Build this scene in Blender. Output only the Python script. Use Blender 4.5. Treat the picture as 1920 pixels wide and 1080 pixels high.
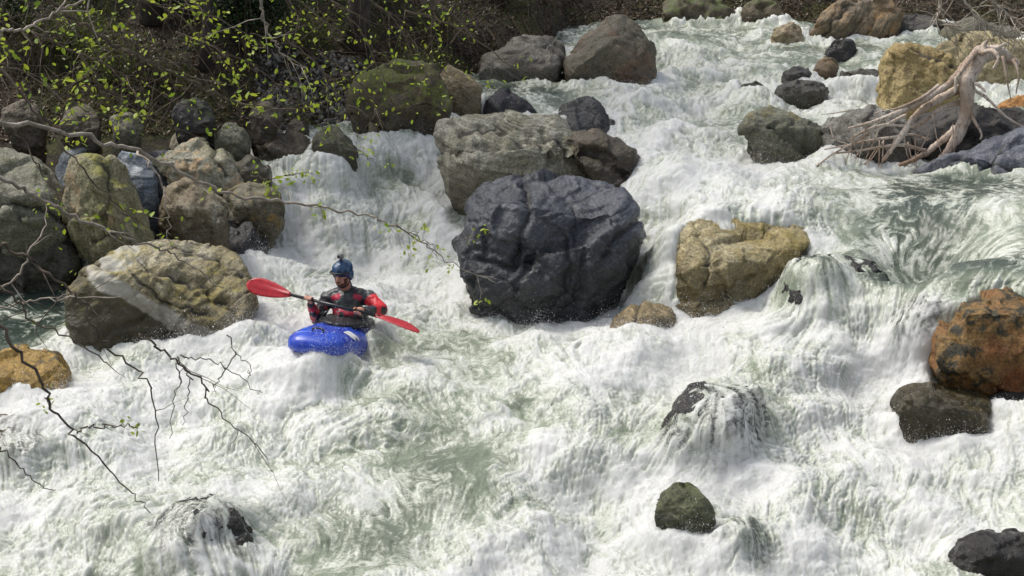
import bpy, bmesh, math, random
import numpy as np
from mathutils import Vector, Matrix, Quaternion
from mathutils.bvhtree import BVHTree
R = math.radians
random.seed(7); rng = np.random.default_rng(7)
for o in list(bpy.data.objects): bpy.data.objects.remove(o)
SC = bpy.context.scene; COL = SC.collection

# ------------------------------------------------------------------ camera, world, sun, exposure
CAMZ, PITCH, FPX = 4.7, R(16.0), 3000.0
cd = bpy.data.cameras.new('camera'); cam = bpy.data.objects.new('camera', cd); COL.objects.link(cam)
cam.location = (0, 0, CAMZ); cam.rotation_euler = (R(90) - PITCH, 0, 0)
cd.sensor_width = 36; cd.lens = 36 * FPX / 1920; cd.clip_end = 400; SC.camera = cam
SUN_EL, SUN_AZ = R(58), R(-62)          # azimuth from +Y towards +X
W = bpy.data.worlds.new('World'); SC.world = W; W.use_nodes = True
nt = W.node_tree; bg = nt.nodes['Background']; sk = nt.nodes.new('ShaderNodeTexSky'); sk.sky_type = 'NISHITA'
sk.sun_disc = False; sk.sun_elevation = SUN_EL; sk.sun_rotation = SUN_AZ; sk.dust_density = 3.0; sk.air_density = 1.0
bw = nt.nodes.new('ShaderNodeRGBToBW'); hs = nt.nodes.new('ShaderNodeMix'); hs.data_type = 'RGBA'; hs.inputs[0].default_value = .6
nt.links.new(sk.outputs[0], bw.inputs[0]); nt.links.new(sk.outputs[0], hs.inputs[6]); nt.links.new(bw.outputs[0], hs.inputs[7]); nt.links.new(hs.outputs[2], bg.inputs[0]); bg.inputs[1].default_value = 0.15
sd = bpy.data.lights.new('sun', 'SUN'); sd.energy = 1.55; sd.angle = R(14.0); sd.color = (1, .955, .88)
so = bpy.data.objects.new('sun', sd); COL.objects.link(so)
sdir = Vector((math.sin(SUN_AZ) * math.cos(SUN_EL), math.cos(SUN_AZ) * math.cos(SUN_EL), math.sin(SUN_EL)))
so.rotation_euler = sdir.to_track_quat('Z', 'Y').to_euler(); so.location = (0, 10, 20)
SC.view_settings.view_transform = 'Standard'; SC.view_settings.look = 'None'
SC.view_settings.exposure = 0.63; SC.view_settings.gamma = 1.0
SC.cycles.max_bounces = 8; SC.cycles.transparent_max_bounces = 16; SC.cycles.diffuse_bounces = 3
SC.cycles.use_denoising = True

CP, SP = math.cos(PITCH), math.sin(PITCH)
def pp(u, v, y):                         # point of the world at depth y that the photo shows at (u, v)
    a = (u - 960) / FPX; b = (540 - v) / FPX
    dx, dy, dz = a, CP + b * SP, -SP + b * CP
    t = y / dy
    return Vector((dx * t, y, CAMZ + dz * t))
def pz(u, v, z):
    b = (540 - v) / FPX; return pp(u, v, (z - CAMZ) / (-SP + b * CP) * (CP + b * SP))
def proj(P):                             # Nx3 -> u, v
    x, y, z = P[:, 0], P[:, 1], P[:, 2] - CAMZ
    f = y * CP - z * SP; up = y * SP + z * CP
    return 960 + FPX * x / f, 540 - FPX * up / f

# ------------------------------------------------------------------ numpy noise
def _h(ix, iy, iz, s):
    h = (ix.astype(np.uint32) * np.uint32(374761393)) ^ (iy.astype(np.uint32) * np.uint32(668265263)) ^ (iz.astype(np.uint32) * np.uint32(2147483647)) ^ np.uint32((s * 974634777) & 0xffffffff)
    h = (h ^ (h >> np.uint32(13))) * np.uint32(1274126177); h = h ^ (h >> np.uint32(16))
    h = h * np.uint32(2246822519); return h ^ (h >> np.uint32(15))
_A = np.linspace(0, 2 * np.pi, 257)[:256]
_GC, _GS = np.cos(_A).astype(np.float32), np.sin(_A).astype(np.float32)
def perlin2(x, y, s=0):
    x = np.asarray(x, np.float32); y = np.asarray(y, np.float32)
    xf = np.floor(x); yf = np.floor(y); ix = xf.astype(np.int64); iy = yf.astype(np.int64); fx = x - xf; fy = y - yf
    ux = fx * fx * fx * (fx * (fx * 6 - 15) + 10); uy = fy * fy * fy * (fy * (fy * 6 - 15) + 10)
    z0 = np.zeros(1, np.int64)
    def g(a, b):
        k = (_h(ix + a, iy + b, z0, s) & np.uint32(255)).astype(np.int32)
        return _GC[k] * (fx - a) + _GS[k] * (fy - b)
    a = g(0, 0); b = g(1, 0); c = g(0, 1); d = g(1, 1)
    return ((a + (b - a) * ux) * (1 - uy) + (c + (d - c) * ux) * uy) * 1.5
_G3 = rng.normal(size=(256, 3)).astype(np.float32); _G3 /= np.linalg.norm(_G3, axis=1)[:, None]
def perlin3(P, s=0):
    P = np.asarray(P, np.float32); Pf = np.floor(P); I = Pf.astype(np.int64); F = P - Pf
    U = F * F * F * (F * (F * 6 - 15) + 10); out = 0
    for a in (0, 1):
        for b in (0, 1):
            for c in (0, 1):
                k = (_h(I[:, 0] + a, I[:, 1] + b, I[:, 2] + c, s) & np.uint32(255)).astype(np.int32)
                g = _G3[k]; d = g[:, 0] * (F[:, 0] - a) + g[:, 1] * (F[:, 1] - b) + g[:, 2] * (F[:, 2] - c)
                w = (U[:, 0] if a else 1 - U[:, 0]) * (U[:, 1] if b else 1 - U[:, 1]) * (U[:, 2] if c else 1 - U[:, 2])
                out = out + w * d
    return out * 1.5
def fbm2(x, y, o, s=0, g=.5):
    r = 0; a = 1
    for i in range(o): r = r + a * perlin2(x * 2.03 ** i + 17.3 * i, y * 2.03 ** i - 9.1 * i, s + i); a *= g
    return r
def rid2(x, y, o, s=0, g=.5):
    r = 0; a = 1; n = 0
    for i in range(o): r = r + a * (1 - np.abs(perlin2(x * 2.03 ** i + 7.3 * i, y * 2.03 ** i + 3.1 * i, s + i)) * 1.7); n += a; a *= g
    return r / n
def fbm3(P, o, s=0, g=.5):
    r = 0; a = 1
    for i in range(o): r = r + a * perlin3(P * 2.03 ** i + 11.7 * i, s + i); a *= g
    return r
def sst(a, b, x):
    t = np.clip((x - a) / (b - a), 0, 1); return t * t * (3 - 2 * t)

# ------------------------------------------------------------------ object helpers
def tag(o, label=None, cat=None, group=None, kind=None):
    if label: o['label'] = label
    if cat: o['category'] = cat
    if group: o['group'] = group
    if kind: o['kind'] = kind
    return o
def link(name, me, mat=None, parent=None, loc=None):
    o = bpy.data.objects.new(name, me); COL.objects.link(o)
    if mat is not None and me is not None: me.materials.append(mat)
    if loc is not None: o.location = loc
    if parent is not None: o.parent = parent
    return o
def empty(name, loc, **k):
    o = bpy.data.objects.new(name, None); COL.objects.link(o); o.location = loc; o.empty_display_size = .1
    return tag(o, **k)
def child(name, me, mat, root, smooth=True):      # mesh given in world coordinates under a root
    me.transform(Matrix.Translation(-Vector(root.location)))
    if smooth: me.shade_smooth()
    return link(name, me, mat, root)
def np_mesh(name, V, F, smooth=True):             # F: MxK array
    me = bpy.data.meshes.new(name); V = np.asarray(V, np.float32); F = np.asarray(F, np.int32)
    me.vertices.add(len(V)); me.vertices.foreach_set('co', V.ravel())
    m, k = F.shape; me.loops.add(m * k); me.polygons.add(m)
    me.loops.foreach_set('vertex_index', F.ravel()); me.polygons.foreach_set('loop_start', np.arange(m, dtype=np.int32) * k)
    me.polygons.foreach_set('loop_total', np.full(m, k, np.int32))
    if smooth: me.polygons.foreach_set('use_smooth', np.ones(m, bool))
    me.update(calc_edges=True); return me
def grid_faces(nr, nc):
    i = np.arange(nr * nc).reshape(nr, nc)
    return np.stack([i[:-1, :-1], i[:-1, 1:], i[1:, 1:], i[1:, :-1]], -1).reshape(-1, 4)
def attr(me, name, arr, typ='FLOAT'):
    a = me.attributes.new(name, typ, 'POINT'); a.data.foreach_set('value' if typ == 'FLOAT' else 'vector', np.asarray(arr, np.float32).ravel())
def co_of(me):
    a = np.empty(len(me.vertices) * 3, np.float32); me.vertices.foreach_get('co', a); return a.reshape(-1, 3)
def no_of(me):
    a = np.empty(len(me.vertices) * 3, np.float32); me.vertex_normals.foreach_get('vector', a); return a.reshape(-1, 3)
def remesh(me, vox, smooth=0, sf=.5):
    o = bpy.data.objects.new('tmp', me); COL.objects.link(o)
    m = o.modifiers.new('r', 'REMESH'); m.mode = 'VOXEL'; m.voxel_size = vox
    if smooth: s = o.modifiers.new('s', 'SMOOTH'); s.factor = sf; s.iterations = smooth
    dg = bpy.context.evaluated_depsgraph_get(); dg.update()
    r = bpy.data.meshes.new_from_object(o.evaluated_get(dg)); bpy.data.objects.remove(o); return r
def hull_bm(pts):
    bm = bmesh.new()
    for p in pts: bm.verts.new(p)
    r = bmesh.ops.convex_hull(bm, input=bm.verts)
    bmesh.ops.delete(bm, geom=[g for g in r['geom_interior'] if isinstance(g, bmesh.types.BMVert)], context='VERTS')
    bmesh.ops.recalc_face_normals(bm, faces=bm.faces); return bm
_ico = bmesh.new(); bmesh.ops.create_icosphere(_ico, subdivisions=2, radius=1); ICO = [v.co.copy() for v in _ico.verts]; _ico.free()
def caps_mesh(caps):
    """closed tapered capsules (p0, p1, r0, r1) and ellipsoids ('e', c, (rx, ry, rz), quaternion) in one mesh"""
    me = bpy.data.meshes.new('caps'); out = bmesh.new()
    for c in caps:
        if c[0] == 'e':
            q = c[3] if len(c) > 3 else Quaternion()
            pts = [Vector(c[1]) + q @ Vector((v.x * c[2][0], v.y * c[2][1], v.z * c[2][2])) for v in ICO]
        else: pts = [Vector(c[0]) + v * c[2] for v in ICO] + [Vector(c[1]) + v * c[3] for v in ICO]
        b = hull_bm(pts); t = bpy.data.meshes.new('t'); b.to_mesh(t); b.free(); out.from_mesh(t); bpy.data.meshes.remove(t)
    out.to_mesh(me); out.free(); return me
def blob(caps, vox, smooth=2): return remesh(caps_mesh(caps), vox, smooth)
def tube(pts, rads, seg=8, bm=None):
    """tapered tube along points as arrays (V, F)"""
    pts = [Vector(p) for p in pts]; V = []; F = []; n = len(pts); up = Vector((.3, .2, 1)).normalized(); a = None
    for i, p in enumerate(pts):
        d = (pts[min(i + 1, n - 1)] - pts[max(i - 1, 0)]).normalized()
        if a is None: a = d.cross(up).normalized() if abs(d.dot(up)) < .95 else d.cross(Vector((1, 0, 0))).normalized()
        a = (a - d * a.dot(d)).normalized(); b = d.cross(a)
        for k in range(seg):
            t = 2 * math.pi * k / seg; V.append(p + (a * math.cos(t) + b * math.sin(t)) * rads[i])
    for i in range(n - 1):
        for k in range(seg):
            k2 = (k + 1) % seg; F.append((i * seg + k, i * seg + k2, (i + 1) * seg + k2, (i + 1) * seg + k))
    b0 = len(V); V.append(pts[0]); V.append(pts[-1])
    for k in range(seg):
        k2 = (k + 1) % seg; F.append((b0, k2, k, k)); F.append((b0 + 1, (n - 1) * seg + k, (n - 1) * seg + k2, (n - 1) * seg + k2))
    return V, F
def tubes_mesh(lst, seg=6):
    bm = bmesh.new()
    for pts, rads in lst:
        V, F = tube(pts, rads, seg); vs = [bm.verts.new(v) for v in V]
        for f in F:
            f = list(dict.fromkeys(f))
            try: bm.faces.new([vs[i] for i in f])
            except ValueError: pass
    me = bpy.data.meshes.new('tubes'); bm.to_mesh(me); bm.free(); me.shade_smooth(); return me
def spline(P, n):
    P = [Vector(p) for p in P]; Q = [P[0] * 2 - P[1]] + P + [P[-1] * 2 - P[-2]]; out = []
    for i in range(1, len(Q) - 2):
        for k in range(n):
            t = k / n; a, b, c, d = Q[i - 1], Q[i], Q[i + 1], Q[i + 2]
            out.append(.5 * ((2 * b) + (c - a) * t + (2 * a - 5 * b + 4 * c - d) * t * t + (3 * b - a - 3 * c + d) * t ** 3))
    out.append(P[-1]); return out

# ------------------------------------------------------------------ materials
class NT:
    def __init__(s, name):
        s.m = bpy.data.materials.new(name); s.m.use_nodes = True; s.t = s.m.node_tree; s.t.nodes.clear()
        s.out = s.t.nodes.new('ShaderNodeOutputMaterial')
    def n(s, typ, ins=None, **k):
        x = s.t.nodes.new('ShaderNode' + typ)
        for a, b in k.items(): setattr(x, a, b)
        for a, b in (ins or {}).items():
            i = x.inputs[a]
            if isinstance(b, bpy.types.NodeSocket): s.t.links.new(b, i)
            else: i.default_value = b
        return x
    def mix(s, f, a, b, mode='MIX'):
        x = s.n('Mix', data_type='RGBA', blend_type=mode)
        for i, val in ((0, f), (6, a), (7, b)):
            if isinstance(val, bpy.types.NodeSocket): s.t.links.new(val, x.inputs[i])
            else: x.inputs[i].default_value = val if i == 0 else (*val, 1)
        return x.outputs[2]
    def math(s, op, a, b=0.0, c=None):
        x = s.n('Math', operation=op)
        for i, val in enumerate([a, b] + ([c] if c is not None else [])):
            if isinstance(val, bpy.types.NodeSocket): s.t.links.new(val, x.inputs[i])
            else: x.inputs[i].default_value = val
        return x.outputs[0]
    def rng(s, v, a, b, c=0., d=1., smooth=True):
        x = s.n('MapRange', {0: v, 1: a, 2: b, 3: c, 4: d}); x.interpolation_type = 'SMOOTHSTEP' if smooth else 'LINEAR'; return x.outputs[0]
    def noise(s, vec, scale, detail=4., rough=.55, dist=0.):
        return s.n('TexNoise', {'Vector': vec, 'Scale': scale, 'Detail': detail, 'Roughness': rough, 'Distortion': dist}).outputs[0]
    def done(s, sh): s.t.links.new(sh, s.out.inputs[0]); return s.m
def mat_plain(name, col, rough=.5, spec=.5, var=.25, bump=.1, scale=20., coat=0., metal=0.):
    t = NT(name); tc = t.n('TexCoord').outputs['Object']; n = t.noise(tc, scale)
    c = t.mix(t.rng(n, .3, .7), tuple(x * (1 - var) for x in col), tuple(min(1, x * (1 + var)) for x in col))
    b = t.n('Bump', {'Height': t.noise(tc, scale * 3), 'Strength': bump, 'Distance': .01}).outputs[0]
    p = t.n('BsdfPrincipled', {'Base Color': c, 'Roughness': rough, 'Specular IOR Level': spec, 'Normal': b, 'Coat Weight': coat, 'Metallic': metal})
    return t.done(p.outputs[0])
_rk = [0]
def mat_rock(base, alt, spot, wet=(.0, .15), moss=0., mosscol=(.055, .07, .015), sdir=(.4, 0, 1), rough=.62, gloss=.2, strata=.5, vein=.25, sc=1., bump=.85, sp=.6, chip=1., band=None):
    """wet = (height above which it is dry, blend)"""
    _rk[0] += 1; t = NT('rock_surface'); k = _rk[0] * 3.7
    g = t.n('NewGeometry'); pos = t.n('TexCoord').outputs['Object']
    P = t.n('VectorMath', {0: pos, 1: (k, k * 1.3, -k)}, operation='ADD').outputs[0]
    dist = t.n('TexNoise', {'Vector': P, 'Scale': 1.6 * sc, 'Detail': 3.}).outputs['Color']
    W_ = t.n('VectorMath', {0: P, 1: t.n('VectorMath', {0: dist, 3: .28}, operation='SCALE').outputs[0]}, operation='ADD').outputs[0]
    big = t.noise(P, 1.7 * sc, 5, .6); med = t.noise(P, 7 * sc, 6, .65); fin = t.noise(P, 45 * sc, 5, .7)
    sv = Vector(sdir).normalized(); d = t.n('VectorMath', {0: W_, 1: tuple(sv)}, operation='DOT_PRODUCT').outputs['Value']
    ban = t.n('TexNoise', {'Scale': 14 * sc, 'Detail': 6., 'Roughness': .7, 'W': d}, noise_dimensions='1D').outputs[0]
    c = t.mix(t.rng(big, .36, .64), base, alt)
    sm = t.math('MULTIPLY', t.rng(t.noise(P, 1.1 * sc, 2), .38, .6), strata)
    c = t.mix(t.math('MULTIPLY', t.rng(ban, .45, .7), sm), c, tuple(min(1, x * 1.7) for x in base))
    c = t.mix(t.math('MULTIPLY', t.rng(ban, .48, .28), sm), c, tuple(x * .5 for x in alt))
    c = t.mix(t.math('MULTIPLY', t.rng(t.math('MULTIPLY', med, t.rng(big, .3, .7, 1.3, .7)), .52, .68), sp), c, spot)
    vor = t.n('TexVoronoi', {'Vector': W_, 'Scale': 1.5 * sc}, feature='DISTANCE_TO_EDGE').outputs['Distance']
    c = t.mix(t.math('MULTIPLY', t.rng(vor, .03, .0), vein), c, tuple(x * .25 for x in base))
    c = t.mix(1.0, c, t.n('CombineColor', {0: t.rng(fin, .28, .72, .45, 1.5), 1: t.rng(fin, .28, .72, .45, 1.5), 2: t.rng(fin, .28, .72, .45, 1.5)}).outputs[0], 'MULTIPLY')
    c = t.mix(t.math('MULTIPLY', t.rng(t.n('Attribute', attribute_name='crack').outputs['Fac'], .2, .9), .8), c, (.02, .017, .012))
    if band:
        bn, bo, bw_, bc, shade_col = band; dd = t.math('SUBTRACT', t.n('VectorMath', {0: t.n('VectorMath', {0: pos, 1: t.n('VectorMath', {0: dist, 3: .16}, operation='SCALE').outputs[0]}, operation='ADD').outputs[0], 1: bn}, operation='DOT_PRODUCT').outputs['Value'], bo + .08 * (bn[0] + bn[1] + bn[2]))
        if shade_col: c = t.mix(t.rng(dd, .01, -.03), c, t.mix(t.rng(med, .35, .65), shade_col, tuple(x * .55 for x in shade_col)))  # darker colour below the stripe paints in the shaded front face
        c = t.mix(t.math('MULTIPLY', t.rng(t.math('ABSOLUTE', dd), bw_, bw_ * .7), t.rng(med, .3, .45, .5, 1.)), c, bc)
    if moss > 0:
        nz = t.n('SeparateXYZ', {0: g.outputs['Normal']}).outputs[2]
        mm = t.math('MULTIPLY', t.rng(t.math('ADD', t.math('MULTIPLY', nz, .35), t.math('ADD', med, t.math('MULTIPLY', big, .6))), 1.22 - .4 * moss, 1.42 - .4 * moss), min(1, moss * 1.4))
        c = t.mix(mm, c, t.mix(t.rng(fin, .3, .7), mosscol, tuple(x * 2.2 for x in mosscol)))
    z = t.n('SeparateXYZ', {0: g.outputs['Position']}).outputs[2]
    ww = t.rng(t.math('ADD', z, t.math('MULTIPLY', t.math('SUBTRACT', med, .5), .9)), wet[0] + .08, wet[0] + .2 + wet[1], 1, 0)
    c = t.mix(ww, c, t.mix(1., c, (.42, .40, .36), 'MULTIPLY'))
    ro = t.math('ADD', t.math('MULTIPLY', ww, gloss - rough), t.math('ADD', rough, t.rng(med, .3, .7, -.08, .08)))
    h = t.math('ADD', t.math('MULTIPLY', med, 1.), t.math('ADD', t.math('MULTIPLY', fin, .3), t.math('MULTIPLY', ban, .5 * strata)))
    h = t.math('ADD', h, t.math('MULTIPLY', t.rng(vor, .05, .0), -.5 * vein))
    bp = t.n('Bump', {'Height': h, 'Strength': bump, 'Distance': .05}).outputs[0]
    p = t.n('BsdfPrincipled', {'Base Color': c, 'Roughness': ro, 'Specular IOR Level': .45, 'Normal': bp})
    return t.done(p.outputs[0])

# ------------------------------------------------------------------ boulders
ROCKS = []          # (object, BVH, covered)
def rock(label, pts, base, mk, front=(), thick=.9, vox=.03, cover=False, cracks=(), facets=14, lean=.45, rough=1.0, name='boulder', cat='boulder', group=None, flat=.97, lift=0.):
    seed = len(ROCKS) + 11; rg = np.random.default_rng(seed)
    vb, zb = base; y0 = (CAMZ - zb) / math.tan(PITCH + math.atan((vb - 540) / FPX))
    us = [p[0] for p in pts]; vs = [p[1] for p in pts]; vmin = min(vs); vmax = max(vs)
    Wm = (max(us) - min(us)) / FPX * y0 * 1.04
    P = []
    for p in pts:
        t = (vb - p[1]) / max(1, vb - vmin); dy = p[2] if len(p) > 2 else lean * Wm * max(0, t) ** 1.3
        P.append(pp(p[0], p[1], y0 + dy))
    c = sum(P, Vector()) / len(P); H = list(P)
    T = Wm * thick
    for p in P:
        q = c + (p - c) * .72; ny = max(p.y, c.y) + T * .6; q.z = (c.z + (p.z - c.z) * .8) - .36 * (ny - p.y) - .03; q.y = ny; H.append(q)
    for p in P:
        if p.z < zb + .3 * (c.z - zb) + .02: H.append(Vector((c.x + (p.x - c.x) * .95, p.y + .05, p.z - .45))); H.append(Vector((c.x + (p.x - c.x) * .8, p.y + T * .6, p.z - .5)))
    for f in front: H.append(pp(f[0], f[1], y0 + f[2]))
    bm = hull_bm(H); me = bpy.data.meshes.new('hull'); bm.to_mesh(me); bm.free()
    me = remesh(me, vox, 0)
    V = co_of(me).astype(np.float64)
    cc = V.mean(0); ext = V.max(0) - V.min(0)
    for k in range(facets):
        n = rg.normal(size=3); n[1] -= .7; n[2] += .4; n /= np.linalg.norm(n); d = (V - cc) @ n; m = np.quantile(d, 1 - rg.uniform(.015, .06)) * rg.uniform(.98, 1.0)
        e = np.clip(d - m, 0, None); V -= np.outer(e * flat, n)
    me.vertices.foreach_set('co', V.astype(np.float32).ravel()); me.update()
    bm = bmesh.new(); bm.from_mesh(me)
    for _ in range(1): bmesh.ops.smooth_vert(bm, verts=bm.verts, factor=.5, use_axis_x=True, use_axis_y=True, use_axis_z=True)
    bm.to_mesh(me); bm.free(); me.update()
    V = co_of(me).astype(np.float64); N = no_of(me).astype(np.float64)
    s = max(.35, min(1.4, Wm)) * rough
    Q = V + .07 * s * np.stack([perlin3(V / (.3 * s) + 5, seed), perlin3(V / (.3 * s) + 9, seed), perlin3(V / (.3 * s) + 3, seed)], 1)
    d = .05 * s * fbm3(V / (.55 * s), 2, seed) + mk.get('chip', 1.) * .022 * s * (np.abs(fbm3(Q / (.33 * s), 3, seed + 5)) - .35) * -1 + .012 * s * fbm3(V / (.09 * s), 3, seed + 9, .6)
    sd_ = Vector(mk.get('sdir', (.4, 0, 1))).normalized(); w = Q @ np.array(sd_)
    lay = np.abs(((w / (.16 * s) + .6 * perlin3(V / (.5 * s), seed + 3)) % 1.0) - .5) * 2
    d += -.022 * s * mk.get('strata', .5) * sst(.25, .0, lay) * sst(-.2, .3, perlin3(V / (.4 * s), seed + 21))
    for nc, am in ((16, .055), (60, .022)):        # broken facets and ledges
        C_ = V[rg.integers(0, len(V), nc)]; tl = rg.normal(size=(nc, 3)); tl /= np.linalg.norm(tl, axis=1)[:, None]; cz = ext.mean() / nc ** .5 * 1.3
        best = np.full(len(V), 1e9); bi = np.zeros(len(V), int)
        for k in range(nc):
            dd = ((Q - C_[k]) ** 2).sum(1); m_ = dd < best; best[m_] = dd[m_]; bi[m_] = k
        d += am * s * np.clip(((V - C_[bi]) * tl[bi]).sum(1) / cz, -1, 1) * mk.get('chip', 1.)
    crk = np.zeros(len(V))
    if cracks:
        u, v = proj(V + 0)
        u = u + 9 * perlin3(V / .12, seed + 40); v = v + 9 * perlin3(V / .12 + 7, seed + 41)
        fac = -N[:, 1] > -.75
        for line in cracks:
            wd = line[0]; dm = np.full(len(V), 1e9)
            for (a, b) in zip(line[1:-1], line[2:]):
                ax, ay = a; bx, by = b; L2 = (bx - ax) ** 2 + (by - ay) ** 2 + 1e-6; t = np.clip(((u - ax) * (bx - ax) + (v - ay) * (by - ay)) / L2, 0, 1)
                dm = np.minimum(dm, np.hypot(u - ax - t * (bx - ax), v - ay - t * (by - ay)))
            g_c = fac * np.exp(-(dm / (4 + 80 * wd)) ** 2); d -= wd * 1.2 * g_c; crk = np.maximum(crk, fac * np.exp(-(dm / 4.) ** 2))
    V = V + N * d[:, None]
    root = Vector((c.x, c.y, zb)); V[:, 2] += lift; V -= np.array(root)
    me.vertices.foreach_set('co', V.astype(np.float32).ravel()); me.update(); me.shade_smooth(); attr(me, 'crack', crk)
    mk = dict(mk)
    if 'band' in mk:                                   # a pale vein given by two points of the face, with painted shade under it
        (a0, a1), bw_, bc, shade_col = mk['band']; A0, A1 = pp(*a0, y0 + .2) - root, pp(*a1, y0 + .2) - root; dv = A1 - A0; bn = Vector((-dv.z, 0, dv.x)).normalized(); bn = -bn if bn.z < 0 else bn; bn = (bn + Vector((0, -.25, 0))).normalized()
        mk['band'] = (tuple(bn), bn.dot(A0), bw_, bc, shade_col)
    o = link(name, me, mat_rock(**mk), None, root); tag(o, label, cat, group)
    bm = bmesh.new(); bm.from_mesh(me); bmesh.ops.translate(bm, verts=bm.verts, vec=root); ROCKS.append((o, BVHTree.FromBMesh(bm), cover, zb)); bm.free()
    return o
OLIVE = dict(base=(.21, .20, .14), alt=(.12, .11, .065), spot=(.07, .06, .035))
PALE = dict(base=(.32, .31, .25), alt=(.17, .155, .10), spot=(.13, .11, .07))
TAN = dict(base=(.33, .27, .17), alt=(.22, .17, .09), spot=(.12, .08, .04))
SLATE = dict(base=(.085, .095, .12), alt=(.055, .06, .078), spot=(.13, .135, .15))
BROWN = dict(base=(.13, .10, .065), alt=(.085, .068, .04), spot=(.05, .045, .03))
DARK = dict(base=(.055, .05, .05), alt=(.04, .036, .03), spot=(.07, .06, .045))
GOLD = dict(base=(.24, .165, .05), alt=(.15, .11, .04), spot=(.06, .045, .02))
def M(b, **k): d = dict(b); d.update(k); return d

rock('huge wet blue-grey boulder standing mid-river beside the kayaker',
     [(872,430),(862,385),(878,345),(915,320,.75),(975,317,.85),(1060,320,.9),(1128,330,.85),(1172,345,.8),(1228,392,.75),(1210,425,.4),(1172,470,.2),(1140,520,.05),(1128,590,0),(1060,600,-.05),(985,597,-.05),(915,590,0),(885,560,0),(868,490,.1)],
     (597,.02), M(SLATE, chip=1.35, base=(.082,.09,.105), alt=(.048,.053,.063), wet=(.15,1.0), gloss=.16, rough=.3, sdir=(.6,0,-1), strata=.45, vein=.55, sp=.35, sc=.8), front=[(900,395,.15),(1000,385,.1),(1080,400,.12),(1160,395,.25),(930,520,-.1),(1060,540,-.15)],
     thick=.45, vox=.02, facets=10, cracks=[(.05,(985,345),(992,400),(975,440),(960,500)),(.035,(1120,480),(1160,440),(1215,400)),(.03,(900,490),(960,500),(1030,470)),(.03,(1060,560),(1075,500),(1060,440))])
rock('pale olive slab with dark diagonal cracks behind the blue-grey boulder',
     [(811,250),(822,228),(850,214,.7),(905,212,.9),(970,211,1.0),(1040,214,1.0),(1068,232,.95),(1100,262,.7),(1150,330,.3),(1120,372,.1),(1000,400,0),(858,384,0),(852,340,.1),(836,290,.25)],
     (392,.6), M(OLIVE, base=(.36,.34,.265), alt=(.22,.20,.13), wet=(.55,.55), sdir=(.25,0,1), strata=.8, moss=.25, mosscol=(.09,.08,.02)), front=[(860,285,-.05),(950,280,-.1),(1040,268,.0),(1085,285,.05),(900,330,-.1)],
     thick=.6, vox=.022, facets=6, cracks=[(.09,(838,290),(900,278),(960,275),(1010,262),(1035,300)),(.06,(1020,250),(1060,262),(1080,300),(1150,340)),(.05,(860,245),(930,235),(985,265))])
rock('dark brown block wedged against the right end of the pale olive slab',
     [(1072,250,.5),(1110,241,.7),(1155,238,.7),(1182,262,.6),(1203,292,.4),(1210,318,.2),(1208,340,0),(1160,342,-.05),(1120,320,0),(1075,290,.1)],
     (342,.95), M(BROWN, base=(.16,.125,.085), wet=(.9,.5), sdir=(-.6,0,1), strata=.5), front=[(1115,262,.25),(1165,290,.02)], thick=.8, vox=.022, cracks=[(.05,(1080,280),(1120,285),(1180,330))])
rock('purple-grey wet rock poking through the current above the slab',
     [(1040,205),(1062,186),(1098,181),(1130,194),(1150,220),(1162,236),(1130,246),(1075,248),(1050,240)], (247,1.12), M(SLATE, base=(.12,.12,.13), alt=(.09,.085,.09), wet=(1.1,.8)), thick=.9, vox=.025)
rock('low purple-black rock between the tan rock and the slab',
     [(900,190),(912,168),(950,162),(985,172),(1008,195),(1010,212),(960,216),(905,212)], (214,1.2), M(SLATE, base=(.07,.065,.085), alt=(.05,.045,.06), wet=(1.3,.4)), thick=.9, vox=.03)
rock('rounded brown boulder tapering to a peak at the upstream bend',
     [(1046,150,0),(1055,115,.2),(1075,80),(1100,45),(1135,29),(1170,31),(1200,50),(1228,85),(1241,120),(1243,155,0),(1200,163,-.05),(1120,166,-.08),(1070,162,0)],
     (166,1.3), M(BROWN, base=(.165,.13,.09), alt=(.115,.105,.07), spot=(.20,.12,.07), wet=(1.1,.6), sdir=(-.5,0,1), strata=.45, vein=.1), front=[(1080,130,-.25),(1140,80,-.05),(1190,120,-.25)], thick=.8, vox=.028, facets=4, flat=.7)
rock('grey rounded boulder with a flat top left of the peaked brown boulder',
     [(896,140,0),(905,108,.2),(930,84),(980,66),(1025,64),(1052,80),(1058,110),(1052,150,0),(1000,162,-.05),(930,160,0)],
     (162,1.3), M(BROWN, base=(.20,.185,.15), alt=(.12,.105,.08), wet=(1.1,.55), sdir=(.5,0,1), strata=.5), front=[(925,110,.0),(1000,98,.1),(1040,120,-.1)], thick=.8, vox=.028, facets=7)
rock('mossy brown mound of rock under leaves at the edge of the left bank',
     [(664,225,0),(668,180,.1),(700,135),(735,110),(790,104),(825,130),(842,170),(845,210,0),(800,236,-.1),(730,240,-.1)],
     (238,1.2), M(BROWN, base=(.12,.095,.05), alt=(.075,.06,.03), wet=(1.0,.5), moss=.75, mosscol=(.07,.075,.015)), front=[(740,150,.2),(790,170,0)], thick=1.1, vox=.03, rough=1.4)
rock('tan and yellow rock leaning on the mossy mound',
     [(822,165,.1),(818,128,.3),(845,120),(880,138),(902,165),(906,195,0),(870,205,-.05),(835,200,0)], (205,1.25), M(TAN, base=(.34,.30,.19), alt=(.20,.14,.07), wet=(1.1,.4)), thick=.9, vox=.025, front=[(850,160,0)])
rock('squat green-brown rock at the head of the left chute',
     [(584,250,.1),(592,232),(625,228),(650,242),(668,265),(672,290,0),(640,304,0),(595,298,0)], (303,1.0), M(OLIVE, base=(.15,.14,.085), alt=(.09,.085,.045), wet=(.9,.4), moss=.45), thick=.9, vox=.024)
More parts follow.
